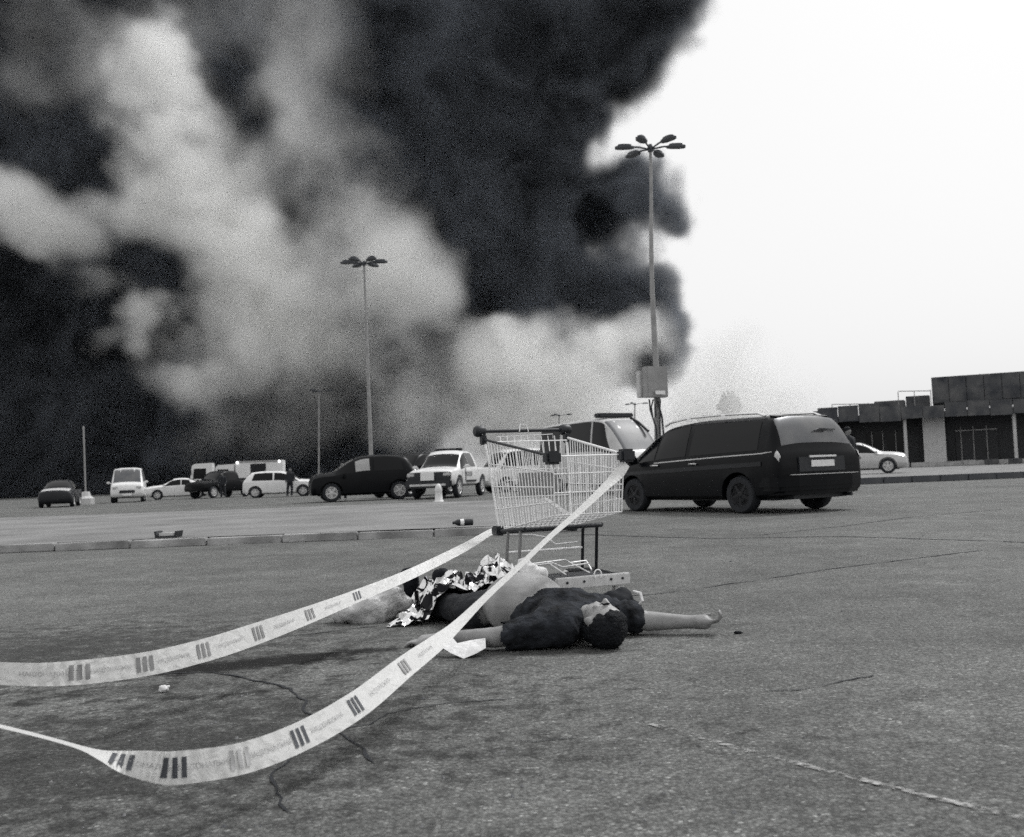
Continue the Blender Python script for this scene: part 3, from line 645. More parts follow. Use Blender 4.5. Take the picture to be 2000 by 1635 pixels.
# ------------------------------------------------------------------ lamp poles
def lamp_pole(base, top, r0, r1, ring, label, heads=6, group='tall lamp poles of the car park', bend=0.0, foot=True, hs=1.0, mt=None):
    root = empty('street_lamp', (base.x, base.y, base.z), 0, label, 'street lamp', group)
    L = top - base; n = 14; pts = []
    for i in range(n + 1):
        t = i / n; pts.append(L * t + Vector((bend * math.sin(t * 7.5) * t * (1.2 - t), 0, 0)))
    MB().tube(pts, [r0 + (r1 - r0) * i / n for i in range(n + 1)], 12).build('pole', mt or M_galv, root, True)
    tp = pts[-1]
    hub = MB(); hub.lathe([(1e-6, -.12), (r1 * 1.8, -.1), (r1 * 2.2, .05), (r1 * 1.2, .2), (1e-6, .22)], Matrix.Translation(tp), 12); hub.build('hub', M_lamphead, root, True)
    for k in range(heads):
        a_ = 2 * math.pi * (k + .06) / heads; dv = Vector((math.cos(a_), math.sin(a_), 0))
        ar = MB().tube([tp, tp + dv * ring * .5 + Vector((0, 0, .1 * hs)), tp + dv * ring * .72 + Vector((0, 0, .1 * hs))], .035 * hs, 6).build('arm', M_lamphead, root, True)
        M = Matrix.Translation(tp + dv * ring + Vector((0, 0, .09 * hs))) @ dv.to_track_quat('X', 'Z').to_matrix().to_4x4()
        b = MB(); prof = [(-.36, .07), (-.2, .16), (.15, .19), (.34, .13), (.38, .04)]
        poly = [(x * hs, y * hs) for x, y in prof] + [(x * hs, -y * hs) for x, y in prof[::-1]]
        b.prism(poly, -.04 * hs, .03 * hs, M); b.prism([(x * .7, y * .7) for x, y in poly], .03 * hs, .11 * hs, M); b.build('lamp_head', M_lamphead, root)
    if foot:
        b = MB(); b.box((0, 0, .15), (.6, .6, .3), bev=.03); b.build('footing', M_conc, root)
    return root
DR = 38.0
pb = P(1286, 940, DR); pb.z = 0; ptop = P(1269, 292, DR)
lp1 = lamp_pole(pb, ptop, .15, .055, 1.0, 'tallest lamp pole with a meter box, right of the ambulance', bend=.14)
bx = P(1276, 748, DR) - pb; s_ = DR / F
bxo = MB(); bxo.box(bx + Vector((.02, -.32, 0)), (46 * s_, .38, 60 * s_), Matrix.Rotation(R(24), 3, 'Z'), bev=.02); bxo.build('meter_box', M_galv, lp1)
b = MB(); b.box(bx + Vector((-.42, -.1, -.05)), (.42, .28, 52 * s_), Matrix.Rotation(R(24), 3, 'Z'), bev=.02); b.build('side_box', M_pale, lp1)
b = MB(); b.box(bx + Vector((.17, -.545, -.42)), (.42, .03, .14), Matrix.Rotation(R(24), 3, 'Z')); b.build('box_sticker', M_plate, lp1)
for (pts, rr) in (([(1268, 780), (1270, 800), (1282, 838), (1284, 890), (1284, 940)], .035), ([(1284, 782), (1293, 815), (1296, 850), (1292, 890), (1290, 940)], .04), ([(1276, 780), (1272, 795), (1276, 820), (1281, 812), (1279, 790)], .03), ([(1290, 780), (1288, 830), (1291, 880), (1289, 940)], .025)):
    MB().tube([P(x, y, DR - .28) - pb for x, y in pts], rr, 6).build('cable', M_plastic, lp1, True)
DL = 60.0
pb = P(727, 950, DL); pb.z = 0
lamp_pole(pb, P(711, 516, DL), .14, .06, .95, 'tall lamp pole standing behind the black hatchback', hs=1.25)
for (px, py, d, hs, lab) in ((623, 765, 158, 1.6, 'small far lamp pole left of the tall pole behind the hatchback'), (1092, 812, 164, 1.3, 'faint far lamp pole above the cart handle'), (1240, 790, 160, 1.3, 'faint far lamp pole just left of the meter box')):
    pb = P(px, 960, d); pb.z = 0
    lamp_pole(pb, P(px, py, d), .16, .1, 1.7, lab, heads=3, foot=False, hs=hs)
pb = P(168, 985, 60); pb.z = 0
root = empty('pole', pb, 0, 'thin pale pole on a concrete block at the far left', 'pole')
MB().tube([(0, 0, 0), (-.09, 0, 4.6)], .055, 8).build('shaft', M_galv, root, True)
b = MB(); b.lathe([(.5, 0), (.5, .35), (.3, .5), (.22, .75), (1e-6, .78)], None, 10); b.build('footing', M_pale, root, False)
b = MB(); b.lathe([(.07, 4.5), (.07, 4.65), (1e-6, 4.7)], Matrix.Translation((-.09, 0, 0)), 8); b.build('cap', M_galv, root)

# ------------------------------------------------------------------ shop building on the right
bl = empty('shop_building', P(1790, 912, 70).xy.to_3d() + Vector((0, 0, .2)), 0, 'low dark shop building with a deep flat canopy at the right edge', 'building')
o0 = Vector(bl.location); D0 = 70.0
def bp_(px, py, d=D0): return P(px, py, d) - o0
# the front recedes slightly: left end farther than right end
def fr(px): return 74.0 + (1965 - px) * .012
xl, xr = bp_(1622, 900, fr(1622)), bp_(2260, 900, fr(2260) - 1)
u = Vector((xr.x - xl.x, xr.y - xl.y, 0)); Lb = u.length; u.normalize(); nrm = Vector((u.y, -u.x, 0))     # nrm points to the camera
Mf = Matrix(((u.x, -nrm.x, 0, xl.x), (u.y, -nrm.y, 0, xl.y), (0, 0, 1, 0), (0, 0, 0, 1)))                   # local x along the front, y into the building
def bbox(name, x0, x1, y0, y1, z0, z1, mt, bev=0.0):
    b = MB(); b.box(((x0 + x1) / 2, (y0 + y1) / 2, (z0 + z1) / 2), (x1 - x0, y1 - y0, z1 - z0), bev=bev); b.v = [Mf @ v for v in b.v]
    return b.build(name, mt, bl)
HZ = 3.85
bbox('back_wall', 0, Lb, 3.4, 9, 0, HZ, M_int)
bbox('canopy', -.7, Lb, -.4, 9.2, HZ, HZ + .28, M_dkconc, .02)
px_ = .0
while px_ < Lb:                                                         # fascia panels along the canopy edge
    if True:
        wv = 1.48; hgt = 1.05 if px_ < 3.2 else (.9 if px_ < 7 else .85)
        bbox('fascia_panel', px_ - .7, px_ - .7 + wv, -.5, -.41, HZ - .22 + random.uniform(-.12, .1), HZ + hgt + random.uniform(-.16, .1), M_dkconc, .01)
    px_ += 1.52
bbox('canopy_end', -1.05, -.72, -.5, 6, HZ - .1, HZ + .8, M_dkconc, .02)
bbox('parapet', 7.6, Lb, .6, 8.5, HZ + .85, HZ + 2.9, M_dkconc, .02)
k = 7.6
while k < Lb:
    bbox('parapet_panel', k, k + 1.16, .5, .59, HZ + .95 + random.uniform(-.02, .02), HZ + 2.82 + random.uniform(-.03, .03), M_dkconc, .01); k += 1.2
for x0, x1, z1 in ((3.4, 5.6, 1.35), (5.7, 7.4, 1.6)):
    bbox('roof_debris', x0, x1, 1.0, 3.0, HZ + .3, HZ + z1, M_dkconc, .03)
rs = MB()
for x0, x1, zz in ((.3, 3.0, 1.3), (.1, 1.2, 1.0), (5.2, 7.5, 2.0)):
    rs.tube([Mf @ Vector((x0, .4, HZ + zz)), Mf @ Vector((x1, .4, HZ + zz - .12))], .035, 6)
    for q in (x0, (x0 + x1) / 2, x1): rs.tube([Mf @ Vector((q, .4, HZ + .25)), Mf @ Vector((q, .4, HZ + zz - .04))], .03, 6)
rs.build('roof_railing', M_galv, bl)
def colx(px): 
    q = Mf.inverted() @ bp_(px, 905, fr(px)); return q.x
for cx_ in (colx(1772), colx(1985), colx(2180)):
    b = MB(); b.lathe([(.2, 0), (.2, .3), (.13, .34), (.13, HZ - .05), (.13, HZ)], Matrix.Translation(Mf @ Vector((cx_, .2, 0))), 12); b.build('column', M_pale, bl, True)
bbox('pillar', colx(1806), colx(1850), 1.2, 3.38, .35, HZ - .02, M_pale)
bbox('step', colx(1780), Lb, -.2, 3.3, 0, .35, M_conc, .02)
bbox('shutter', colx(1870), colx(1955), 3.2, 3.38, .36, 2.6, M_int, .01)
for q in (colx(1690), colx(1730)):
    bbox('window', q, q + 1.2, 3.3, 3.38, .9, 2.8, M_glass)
for q in (1700, 1722, 1748, 1880, 1905, 1932): bbox('window_frame', colx(q), colx(q) + .07, 3.14, 3.19, .36, HZ - .9, M_galv)
bbox('window_frame', colx(1870), colx(1955), 3.14, 3.19, 2.62, 2.72, M_galv)
bbox('side_wall', .1, .5, 0, 3.38, 0, HZ - .02, M_dkconc)
for k in range(3):
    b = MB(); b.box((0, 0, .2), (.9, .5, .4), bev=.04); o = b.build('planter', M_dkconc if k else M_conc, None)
    o.location = o0 + Mf @ Vector((colx(1890 + 45 * k), -1.2, 0)); o.rotation_euler = (0, 0, .2 * k)
    tag(o, ['low pale concrete block nearest the canopy column', 'low dark concrete block in the middle of three before the shop', 'low dark concrete block farthest right before the shop'][k], 'concrete block', 'concrete blocks before the shop')
# pale far building and tree, right of the lamp pole
fb = empty('far_building', P(1424, 905, 205).xy.to_3d(), 0, 'pale flat roofed building faint behind the minivan roof', 'building')
b = MB(); b.box((0, 3, 5.4), (9.8, 6, 10.8), bev=.05); b.build('wall', M_pale, fb)
b = MB(); b.box((0, 3, 10.92), (10.2, 6.4, .22)); b.build('roof', M_conc, fb)
for k in range(4):
    b = MB(); b.box((-3.6 + 2.4 * k, -.02, 8.2), (1.1, .06, 1.4)); b.build('window', M_glass2, fb)
M_leaf = mat('foliage', .1, .8, var=.4, scale=3)
tr = empty('tree', P(1432, 905, 216).xy.to_3d(), 0, 'faint round tree rising behind the pale far building', 'tree')
MB().tube([(0, 0, 0), (.1, 0, 4), (0, 0, 12)], [.3, .22, .12], 8).build('trunk', M_dkconc, tr, True)
b = MB(); rnd = random.Random(3)
for k in range(700):
    th = rnd.uniform(0, 6.283); ph = math.acos(rnd.uniform(-1, 1)); rr = 2.4 * rnd.uniform(.3, 1) ** .5 * (1 + .25 * math.sin(3 * th))
    c = Vector((rr * math.sin(ph) * math.cos(th), rr * math.sin(ph) * math.sin(th), 14.0 + 1.1 * rr * math.cos(ph)))
    q = Vector((rnd.gauss(0, 1), rnd.gauss(0, 1), rnd.gauss(0, 1))).normalized(); u1 = q.orthogonal().normalized() * .28; u2 = q.cross(u1)
    b.add([c - u1 - u2, c + u1 - u2, c + u1 + u2, c - u1 + u2], [(0, 1, 2, 3)])
b.build('crown', M_leaf, tr)

# ------------------------------------------------------------------ people standing far off
def standing(px, d, z0, h, label, lean=0.0, face=0.0):
    p = P(px, 950, d); root = empty('person', (p.x, p.y, z0), face, label, 'person'); k = h / 1.75
    def v(x, y, z): return Vector((x + lean * z * .1, y, z)) * k
    prim = [('ell', v(0, 0, 1.62), (.085 * k, .1 * k, .12 * k)), ('cap', v(0, 0, 1.4), v(0, 0, 1.56), .055 * k, .05 * k), ('cap', v(0, 0, 1.0), v(0, 0, 1.32), .13 * k, .15 * k)]
    for s in (1, -1):
        prim += [('cap', v(.1 * s, 0, .92), v(.12 * s, .02, .5), .085 * k, .06 * k), ('cap', v(.12 * s, .02, .5), v(.13 * s, 0, .08), .058 * k, .042 * k), ('ell', v(.135 * s, -.05, .045), (.045 * k, .12 * k, .045 * k)),
                 ('cap', v(.19 * s, 0, 1.38), v(.25 * s, .02, 1.1), .05 * k, .042 * k), ('cap', v(.25 * s, .02, 1.1), v(.22 * s, -.14, .9), .04 * k, .03 * k), ('ell', v(.215 * s, -.19, .86), (.03 * k, .05 * k, .05 * k))]
    organic('body', prim, M_skin_d, root, .022, 3)
    jk = [('cap', v(0, 0, .92), v(0, 0, 1.34), .165 * k, .175 * k)]
    tk = [('cap', v(0, 0, .92), v(0, 0, .98), .14 * k, .14 * k)]
    for s in (1, -1):
        jk += [('cap', v(.17 * s, 0, 1.4), v(.25 * s, .02, 1.1), .068 * k, .058 * k), ('cap', v(.25 * s, .02, 1.1), v(.22 * s, -.13, .92), .055 * k, .045 * k)]
        tk += [('cap', v(.09 * s, 0, .92), v(.12 * s, .02, .5), .1 * k, .078 * k), ('cap', v(.12 * s, .02, .5), v(.13 * s, 0, .09), .074 * k, .065 * k)]
    organic('jacket', jk, M_cloth, root, .025, 3); organic('trousers', tk, M_cloth, root, .025, 3)
    organic('hair', [('ell', v(0, .015, 1.66), (.095 * k, .108 * k, .1 * k))], M_hair, root, .02, 2)
    return root
standing(1662, 29.0, 0, 1.8, 'person in dark clothes standing between the dark minivan and silver sedan', 0, .4)
standing(565, 58.3, 0, 1.72, 'person in dark clothes standing at the white hatchback', .5)
standing(436, 64, 0, 1.7, 'person in dark clothes standing behind the black off road car', -.4)
standing(668, 41.5, 0, 1.62, 'person in dark clothes standing behind the black hatchback bonnet', .3)

# ------------------------------------------------------------------ shopping cart
M_zpaint = mat('pale_zinc_beam', .62, .45, var=.12, scale=30)
ct = empty('shopping_cart', (.0646, 6.0547, 0), .41689, 'wire shopping cart tied with two warning tapes behind the lying person', 'shopping cart')
V = Vector
def wires(name, segs, r, mt=None, n=5):
    if name in ('basket_side', 'basket_front', 'basket_floor', 'rear_flap', 'child_seat'):    # thin wire mesh: too fine to pick apart
        b = MB()
        for s in segs: b.tube([V(p) for p in s], r, n)
        return tag(b.build(name, mt or M_zinc, ct, True), kind='stuff')
    for s in segs: MB().tube([V(p) for p in s], r, n).build(name, mt or M_zinc, ct, True)
def lerp3(a_, b_, t): return V(a_).lerp(V(b_), t)
RTL, RTR = V((-.275, -.05, .985)), V((.275, -.05, .985)); RBL, RBR = V((-.235, -.13, .45)), V((.235, -.13, .45))
FTL, FTR = V((-.212, -.828, .859)), V((.212, -.828, .859)); FBL, FBR = V((-.2, -.80, .55)), V((.2, -.80, .55))
for tl, tr_, bl_, br_, nm in ((RTL, FTL, RBL, FBL, 'l'), (RTR, FTR, RBR, FBR, 'r')):
    seg = []
    n = 21
    for i in range(1, n): seg.append([tl.lerp(tr_, i / n), bl_.lerp(br_, i / n)])
    o = wires('basket_side', seg, .0029)
    seg = [[tl.lerp(bl_, k), tr_.lerp(br_, k)] for k in (.27, .52, .77)]
    wires('basket_rail', seg, .0038)
    wires('top_rail', [[tl + V((0, 0, .0)), tr_]], .0075, M_plastic if nm == 'l' else M_zinc, 8)
    wires('bottom_rail', [[bl_, br_]], .004)
seg = [[FTL.lerp(FTR, i / 19), FBL.lerp(FBR, i / 19)] for i in range(1, 19)]
wires('basket_front', seg, .0028)
wires('basket_rail', [[FTL.lerp(FBL, k), FTR.lerp(FBR, k)] for k in (0, .3, .62, 1.0)], .0042)
wires('basket_post', [[FTL, FBL], [FTR, FBR]], .0042)
wires('basket_floor', [[RBL.lerp(RBR, i / 15), FBL.lerp(FBR, i / 15)] for i in range(0, 16)], .0023)
wires('floor_rail', [[RBL.lerp(FBL, k), RBR.lerp(FBR, k)] for k in (0, .2, .4, .6, .8)], .0035)
# rear flap and folded child seat
wires('rear_flap', [[V((-.25 + .5 * i / 13, -.075, .965)), V((-.225 + .45 * i / 13, -.15, .47))] for i in range(14)], .0026)
wires('flap_rail', [[V((-.26, -.07, .97)), V((.26, -.07, .97))], [V((-.25, -.1, .8)), V((.25, -.1, .8))], [V((-.24, -.12, .64)), V((.24, -.12, .64))], [V((-.23, -.15, .47)), V((.23, -.15, .47))]], .0035)
wires('child_seat', [[V((-.2, -.06, .99)), V((-.2, -.055, 1.0)), V((.17, -.06, 1.01)), V((.17, -.06, .985))]] + [[V((-.18 + .36 * i / 8, -.06, 1.0)), V((-.17 + .34 * i / 8, -.13, .74))] for i in range(9)] + [[V((-.18, -.13, .74)), V((.18, -.13, .74))]], .0026)
b = MB(); b.box((-.06, -.31, .715), (.25, .005, .13)); b.build('seat_panel', mat('grey_plastic', .2, .5, var=.15), ct)
# handle
wires('handle', [[V((-.275, 0, 1.037)), V((.275, 0, 1.037))]], .0105, M_plastic, 12)
for s in (-1, 1):
    b = MB(); b.lathe([(1e-6, -.035), (.026, -.033), (.034, -.02), (.034, .02), (.026, .033), (1e-6, .035)], Matrix.Translation((s * .285, 0, 1.037)) @ Matrix.Rotation(R(90), 4, 'Y'), 16); b.build('handle_cap', M_plastic, ct, True)
    wires('handle_post', [[V((s * .278, -.005, 1.03)), V((s * .276, -.035, 1.0)), V((s * .262, -.07, .86)), V((s * .238, -.125, .47)), V((s * .232, -.14, .44))]], .0075, None, 8)
    b = MB(); b.box((s * .276, -.03, .985), (.03, .05, .06), bev=.006); b.build('post_bracket', M_plastic, ct)
    b = MB(); b.box((s * .222, -.835, .852), (.085, .07, .07), bev=.012); b.build('corner_bumper', M_plastic, ct, True)
wires('coin_lock', [[V((-.03, -.01, 1.03)), V((-.02, -.005, 1.075)), V((.02, -.005, 1.075)), V((.03, -.01, 1.03))]], .004)
# basket supports and legs
for s in (-1, 1):
    wires('support_rail', [[V((s * .24, -.1, .445)), V((s * .24, -.5, .472))]], .011, M_plastic, 8)
    for y in (-.27, -.44):
        wires('leg', [[V((s * .24, y, .465)), V((s * .245, y + .04, .21))]], .0095, M_darkgrey if s > 0 else M_galv, 8)
    wires('chassis_rail', [[V((s * .27, .02, .17)), V((s * .255, -.35, .205)), V((s * .21, -.80, .195))]], .014, M_darkgrey, 8)
    b = MB(); b.box((s * .24, -.12, .45), (.05, .09, .055), bev=.008); b.build('support_block', M_plastic, ct)
wires('support_bar', [[V((-.26, -.12, .44)), V((.26, -.12, .44))], [V((-.24, -.5, .468)), V((.24, -.5, .468))]], .011, M_plastic, 8)
wires('bent_support_rod', [[V((-.2, -.14, .425)), V((-.06, -.2, .42)), V((.02, -.24, .40)), V((.06, -.26, .36)), V((.2, -.27, .365))]], .0045)
wires('cross_rod', [[V((-.243, -.25, .33)), V((.243, -.25, .33))]], .007, None, 8)
wires('lower_rack', [[V((-.24, -.22, .235)), V((-.22, -.3, .255)), V((.1, -.3, .27)), V((.13, -.3, .25)), V((.235, -.3, .255)), V((.24, -.36, .2))],
                     [V((-.24, -.34, .25)), V((.0, -.34, .26)), V((.05, -.36, .235)), V((.22, -.36, .245))], [V((-.02, -.3, .265)), V((.0, -.5, .205))], [V((.13, -.3, .25)), V((.15, -.5, .205))]], .0045)
b = MB(); b.prism([(-.25, -.36), (.25, -.36), (.205, -.79), (-.205, -.79)], .196, .203); b.build('base_tray', M_plastic, ct)
b = MB(); b.box((0, -.815, .195), (.44, .028, .062), bev=.005)
b.build('front_beam', M_zpaint, ct)
wires('beam_ring', [[V((.02 + .022 * math.cos(t), -.833, .23 + .026 * math.sin(t))) for t in [R(-40 + 20 * i) for i in range(14)]]], .004)
for q in (-.16, -.06, .1, .17): MB().lathe([(.007, 0), (.007, .006), (1e-6, .007)], Matrix.Translation((q, -.829, .2)) @ Matrix.Rotation(R(90), 4, 'X'), 8).build('bolt', M_plastic, ct)
for x, y, rz in ((-.18, -.76, .5), (.18, -.76, -.4), (-.265, .0, 0), (.265, .0, 0)):
    cz = .055; c = V((x, y, 0)); d = V((math.sin(rz), math.cos(rz), 0)); cw = c + d * .03
    f = MB(); f.box(c + V((0, 0, .15)), (.05, .05, .05), bev=.006)
    sx = V((d.y, -d.x, 0)) * .018
    for s in (1, -1): f.add([c + sx * s + V((0, 0, .135)) - d * .02, c + sx * s + V((0, 0, .135)) + d * .025, cw + sx * s + V((0, 0, .05)) + d * .012, cw + sx * s + V((0, 0, .05)) - d * .012,
                             c + sx * s * .8 + V((0, 0, .135)) - d * .02, c + sx * s * .8 + V((0, 0, .135)) + d * .025, cw + sx * s * .8 + V((0, 0, .05)) + d * .012, cw + sx * s * .8 + V((0, 0, .05)) - d * .012],
                            [(0, 1, 2, 3), (4, 5, 6, 7), (0, 1, 5, 4), (1, 2, 6, 5), (2, 3, 7, 6), (3, 0, 4, 7)])
    fo = f.build('caster', M_zinc, ct)
    M = Matrix.Translation(cw + V((0, 0, cz))) @ Matrix.Rotation(math.pi / 2 - rz, 4, 'Z') @ Matrix.Rotation(R(90), 4, 'X')
    wv = MB(); wv.lathe([(.02, -.012), (.05, -.012), (.055, -.006), (.055, .006), (.05, .012), (.02, .012)], M, 20); wv.build('wheel', M_rubber, fo, True)

# ------------------------------------------------------------------ warning tapes
def tape_mat():
    mt, t, b_ = new_mat('white_tape'); b_.inputs['Base Color'].default_value = (.78, .78, .77, 1); b_.inputs['Roughness'].default_value = .42
    tr = t.nodes.new('ShaderNodeBsdfTranslucent'); tr.inputs[0].default_value = (.7, .7, .69, 1); mx = t.nodes.new('ShaderNodeMixShader'); mx.inputs[0].default_value = .28
    n = t.nodes.new('ShaderNodeTexNoise'); n.inputs['Scale'].default_value = 16; n.inputs['Detail'].default_value = 3; n.inputs['Distortion'].default_value = 1.5; tc = t.nodes.new('ShaderNodeTexCoord'); t.links.new(tc.outputs['Object'], n.inputs['Vector'])
    bp = t.nodes.new('ShaderNodeBump'); bp.inputs['Strength'].default_value = .6; bp.inputs['Distance'].default_value = .01; t.links.new(n.outputs['Fac'], bp.inputs['Height']); t.links.new(bp.outputs[0], b_.inputs['Normal'])
    t.links.new(b_.outputs[0], mx.inputs[1]); t.links.new(tr.outputs[0], mx.inputs[2]); t.links.new(mx.outputs[0], t.nodes['Material Output'].inputs['Surface'])
    return mt
M_tape = tape_mat(); M_bar = mat('tape_grey_print', .22, .6, var=.2, scale=30); M_bard = mat('tape_dark_print', .06, .6, var=.3, scale=30); M_let = mat('tape_pale_print', .42, .6, var=.2, scale=30)
TW = .078
def cr(rows, per=14):
    A = [np.array(r, float) for r in rows]; out = []
    for i in range(len(A) - 1):
        p0, p1, p2, p3 = A[max(i - 1, 0)], A[i], A[i + 1], A[min(i + 2, len(A) - 1)]
        for k in range(per):
            t = k / per; out.append(.5 * (2 * p1 + (p2 - p0) * t + (2 * p0 - 5 * p1 + 4 * p2 - p3) * t * t + (3 * p1 - p0 - 3 * p2 + p3) * t**3))
    out.append(A[-1]); return out
def tape(rows, label, groups, texts, dirs=-1, pitch=.026, hb=.0075):
    """rows: centre x, centre y, apparent width (photo px), distance, tilt sign"""
    R_ = cr(rows); n = len(R_); E = []
    for i, (x, y, wpx, d, tl) in enumerate(R_):
        q = R_[min(i + 1, n - 1)][:2] - R_[max(i - 1, 0)][:2]; q = q / np.linalg.norm(q); nn = np.array([q[1], -q[0]])
        if nn[1] > 0: nn = -nn                                          # towards the top of the picture
        wm = min(wpx * d / F, TW); dl = math.sqrt(max(TW * TW - wm * wm, 0)) / 2 * tl
        dl += .004 * math.sin(i * 1.7)
        T = P(x + nn[0] * wpx / 2, y + nn[1] * wpx / 2, d + dl); Bm = P(x - nn[0] * wpx / 2, y - nn[1] * wpx / 2, d - dl)
        E.append((T, Bm))
    M_ = 6; vs = []
    for i_, (T, Bm) in enumerate(E):
        ax = (T - Bm)
        side = ax.cross(V((0, 0, 1))) if ax.length else V((0, 1, 0))
        nv_ = ax.cross(E[min(i_ + 1, n - 1)][0] - E[max(i_ - 1, 0)][0]); nv_ = nv_.normalized() if nv_.length > 1e-9 else V((0, 0, 0))
        for k in range(M_ + 1):
            p_ = Bm.lerp(T, k / M_); vs.append(p_ + nv_ * (.0016 * mnoise.noise(p_ * 22) + .001 * mnoise.noise(p_ * 60)) * (0 if k in (0, M_) else 1))
    b = MB(); b.add(vs, [(i * (M_ + 1) + k, (i + 1) * (M_ + 1) + k, (i + 1) * (M_ + 1) + k + 1, i * (M_ + 1) + k + 1) for i in range(n - 1) for k in range(M_)])
    o = tag(b.build('warning_tape', M_tape, None, True), label, 'warning tape', 'white warning tapes tied to the cart')
    mid = [(T + Bm) / 2 for T, Bm in E]; arc = [0.0]
    for i in range(1, n): arc.append(arc[-1] + (mid[i] - mid[i - 1]).length)
    xs = [r[0] for r in R_]
    def at(s, v):
        s = min(max(s, 0), arc[-1] - 1e-6); i = max(0, min(n - 2, int(np.searchsorted(arc, s)) - 1)); t = (s - arc[i]) / max(1e-9, arc[i + 1] - arc[i])
        T = E[i][0].lerp(E[i + 1][0], t); Bm = E[i][1].lerp(E[i + 1][1], t); p = Bm.lerp(T, v)
        nv = (T - Bm).cross(mid[i + 1] - mid[i]); nv = nv.normalized() if nv.length > 1e-9 else V((0, -1, 0))
        if nv.dot(V((0, 0, CAMH)) - p) < 0: nv = -nv
        return p, nv
    def s_of(px):
        for i in range(n - 1):
            if (xs[i] - px) * (xs[i + 1] - px) <= 0:
                return arc[i] + (arc[i + 1] - arc[i]) * ((px - xs[i]) / (xs[i + 1] - xs[i]) if xs[i + 1] != xs[i] else 0)
        return None
    for px, mt_ in groups:
        s0 = s_of(px)
        for j in (-1, 0, 1):
            b = MB(); vs = []
            for k in range(9):
                for hw in (-hb, hb):
                    v = .2 + .62 * k / 8; p, nv = at(s0 + j * pitch + hw - (v - .5) * .006, v); vs.append(p + nv * .0025)
            b.add(vs, [(2 * k, 2 * k + 1, 2 * k + 3, 2 * k + 2) for k in range(8)]); b.build('printed_bar', mt_, o)
    for px, txt, flip in texts:
        s0 = s_of(px); cu = bpy.data.curves.new('t', 'FONT'); cu.body = txt; cu.size = .0195; cu.align_x = 'CENTER'; cu.align_y = 'CENTER'; cu.resolution_u = 2
        to = bpy.data.objects.new('t', cu); C.objects.link(to); dg = bpy.context.evaluated_depsgraph_get(); me = bpy.data.meshes.new_from_object(to.evaluated_get(dg), depsgraph=dg); bpy.data.objects.remove(to)
        for vv in me.vertices:
            p, nv = at(s0 + vv.co.x * dirs * flip, .5 + vv.co.y / TW); vv.co = p + nv * .002
        me.materials.clear(); link('printed_lettering', me, M_let, o)
    return o
T1 = [(972, 1032, 10, 6.05, 1), (950, 1044, 13, 5.9, 1), (900, 1073, 17, 5.6, 1), (800, 1122, 21, 5.1, .9), (700, 1163, 25, 4.6, .8), (600, 1202, 34, 4.15, .7), (500, 1238, 42, 3.8, .6), (400, 1270, 45, 3.5, .5), (285, 1297, 47, 3.25, .4), (150, 1314, 48, 3.05, .3), (40, 1317, 45, 2.95, .3), (-160, 1306, 44, 2.85, .3)]
WORD = 'НАЦІОНАЛЬНА'
tape(T1, 'longer tape tied low on the cart, upper of the two white tapes', [(155, M_bar), (283, M_bar), (397, M_bar), (504, M_bar), (605, M_bar), (697, M_bard)], [(90, WORD, 1), (219, WORD, 1), (340, WORD, 1), (450, WORD, 1), (555, WORD, 1), (650, WORD, 1)])
T2 = [(1226, 908, 10, 5.32, 1), (1208, 925, 22, 5.3, 1), (1185, 948, 16, 5.22, 1), (1130, 1000, 12, 5.02, 1), (1070, 1052, 10, 4.75, 1), (1010, 1110, 11, 4.4, 1), (950, 1165, 13, 4.05, 1), (890, 1224, 22, 3.7, .9), (850, 1258, 34, 3.45, .8), (790, 1303, 44, 3.15, .6), (695, 1378, 54, 2.8, .4), (585, 1440, 58, 2.55, .3),
      (470, 1482, 62, 2.38, .2), (345, 1500, 66, 2.26, .1), (290, 1496, 60, 2.24, .3), (240, 1488, 44, 2.24, .7), (200, 1476, 22, 2.25, 1), (165, 1463, 10, 2.27, 1), (120, 1449, 7, 2.3, 1), (40, 1428, 7, 2.36, 1), (-140, 1385, 8, 2.45, 1)]
tape(T2, 'tape sagging lowest towards the camera, lower of the two white tapes', [(237, M_bard), (341, M_bard), (468, M_let), (585, M_bard), (694, M_bard), (790, M_bar)], [(285, WORD, 1), (400, WORD, 1), (530, WORD, 1), (640, WORD, 1), (742, WORD, 1), (830, WORD, 1)], pitch=.0215, hb=.006)

# ------------------------------------------------------------------ the person lying on the asphalt
per = empty('person', (.1, 4.75, 0), 0, 'person lying on the asphalt in a dark bunched up t-shirt, one arm stretched out', 'person')
PO = V((.1, 4.75, 0))
def L_(*p): return V(p) - PO
U_ = V((.64, -.77, 0)).normalized(); N_ = V((-.77, -.64, 0)).normalized()
from mathutils import Euler
def axes(u, nrm):
    u = u.normalized(); z = nrm - u * nrm.dot(u); z.normalize(); y = z.cross(u)
    return Matrix((u, y, z)).transposed()
TA = axes(U_, V((0, 0, 1)))
HC = L_(.365, 4.445, .104); CR = V((.56, -.79, -.1)).normalized(); FN = V((.22, .30, .93))
HA = axes(CR, FN); FNn = HA.col[2]; HY = HA.col[1]
def hd(a_, y, z): return HC + CR * a_ + HY * y + FNn * z            # crown, sideways, face-forward
SN, SF = L_(.175, 4.45, .095), L_(.35, 4.78, .11)
EN, WN = L_(-.11, 4.455, .058), L_(-.375, 4.59, .04)
EF, WF = L_(.60, 4.735, .062), L_(.785, 4.69, .058)
PC = L_(-.16, 5.15, .092)
def finger(base, dirs, ln, r):
    out = []; p = base
    for d, l in zip(dirs, ln):
        q = p + d.normalized() * l; out.append(('cap', p, q, r, r * .88)); p = q; r *= .93
    return out
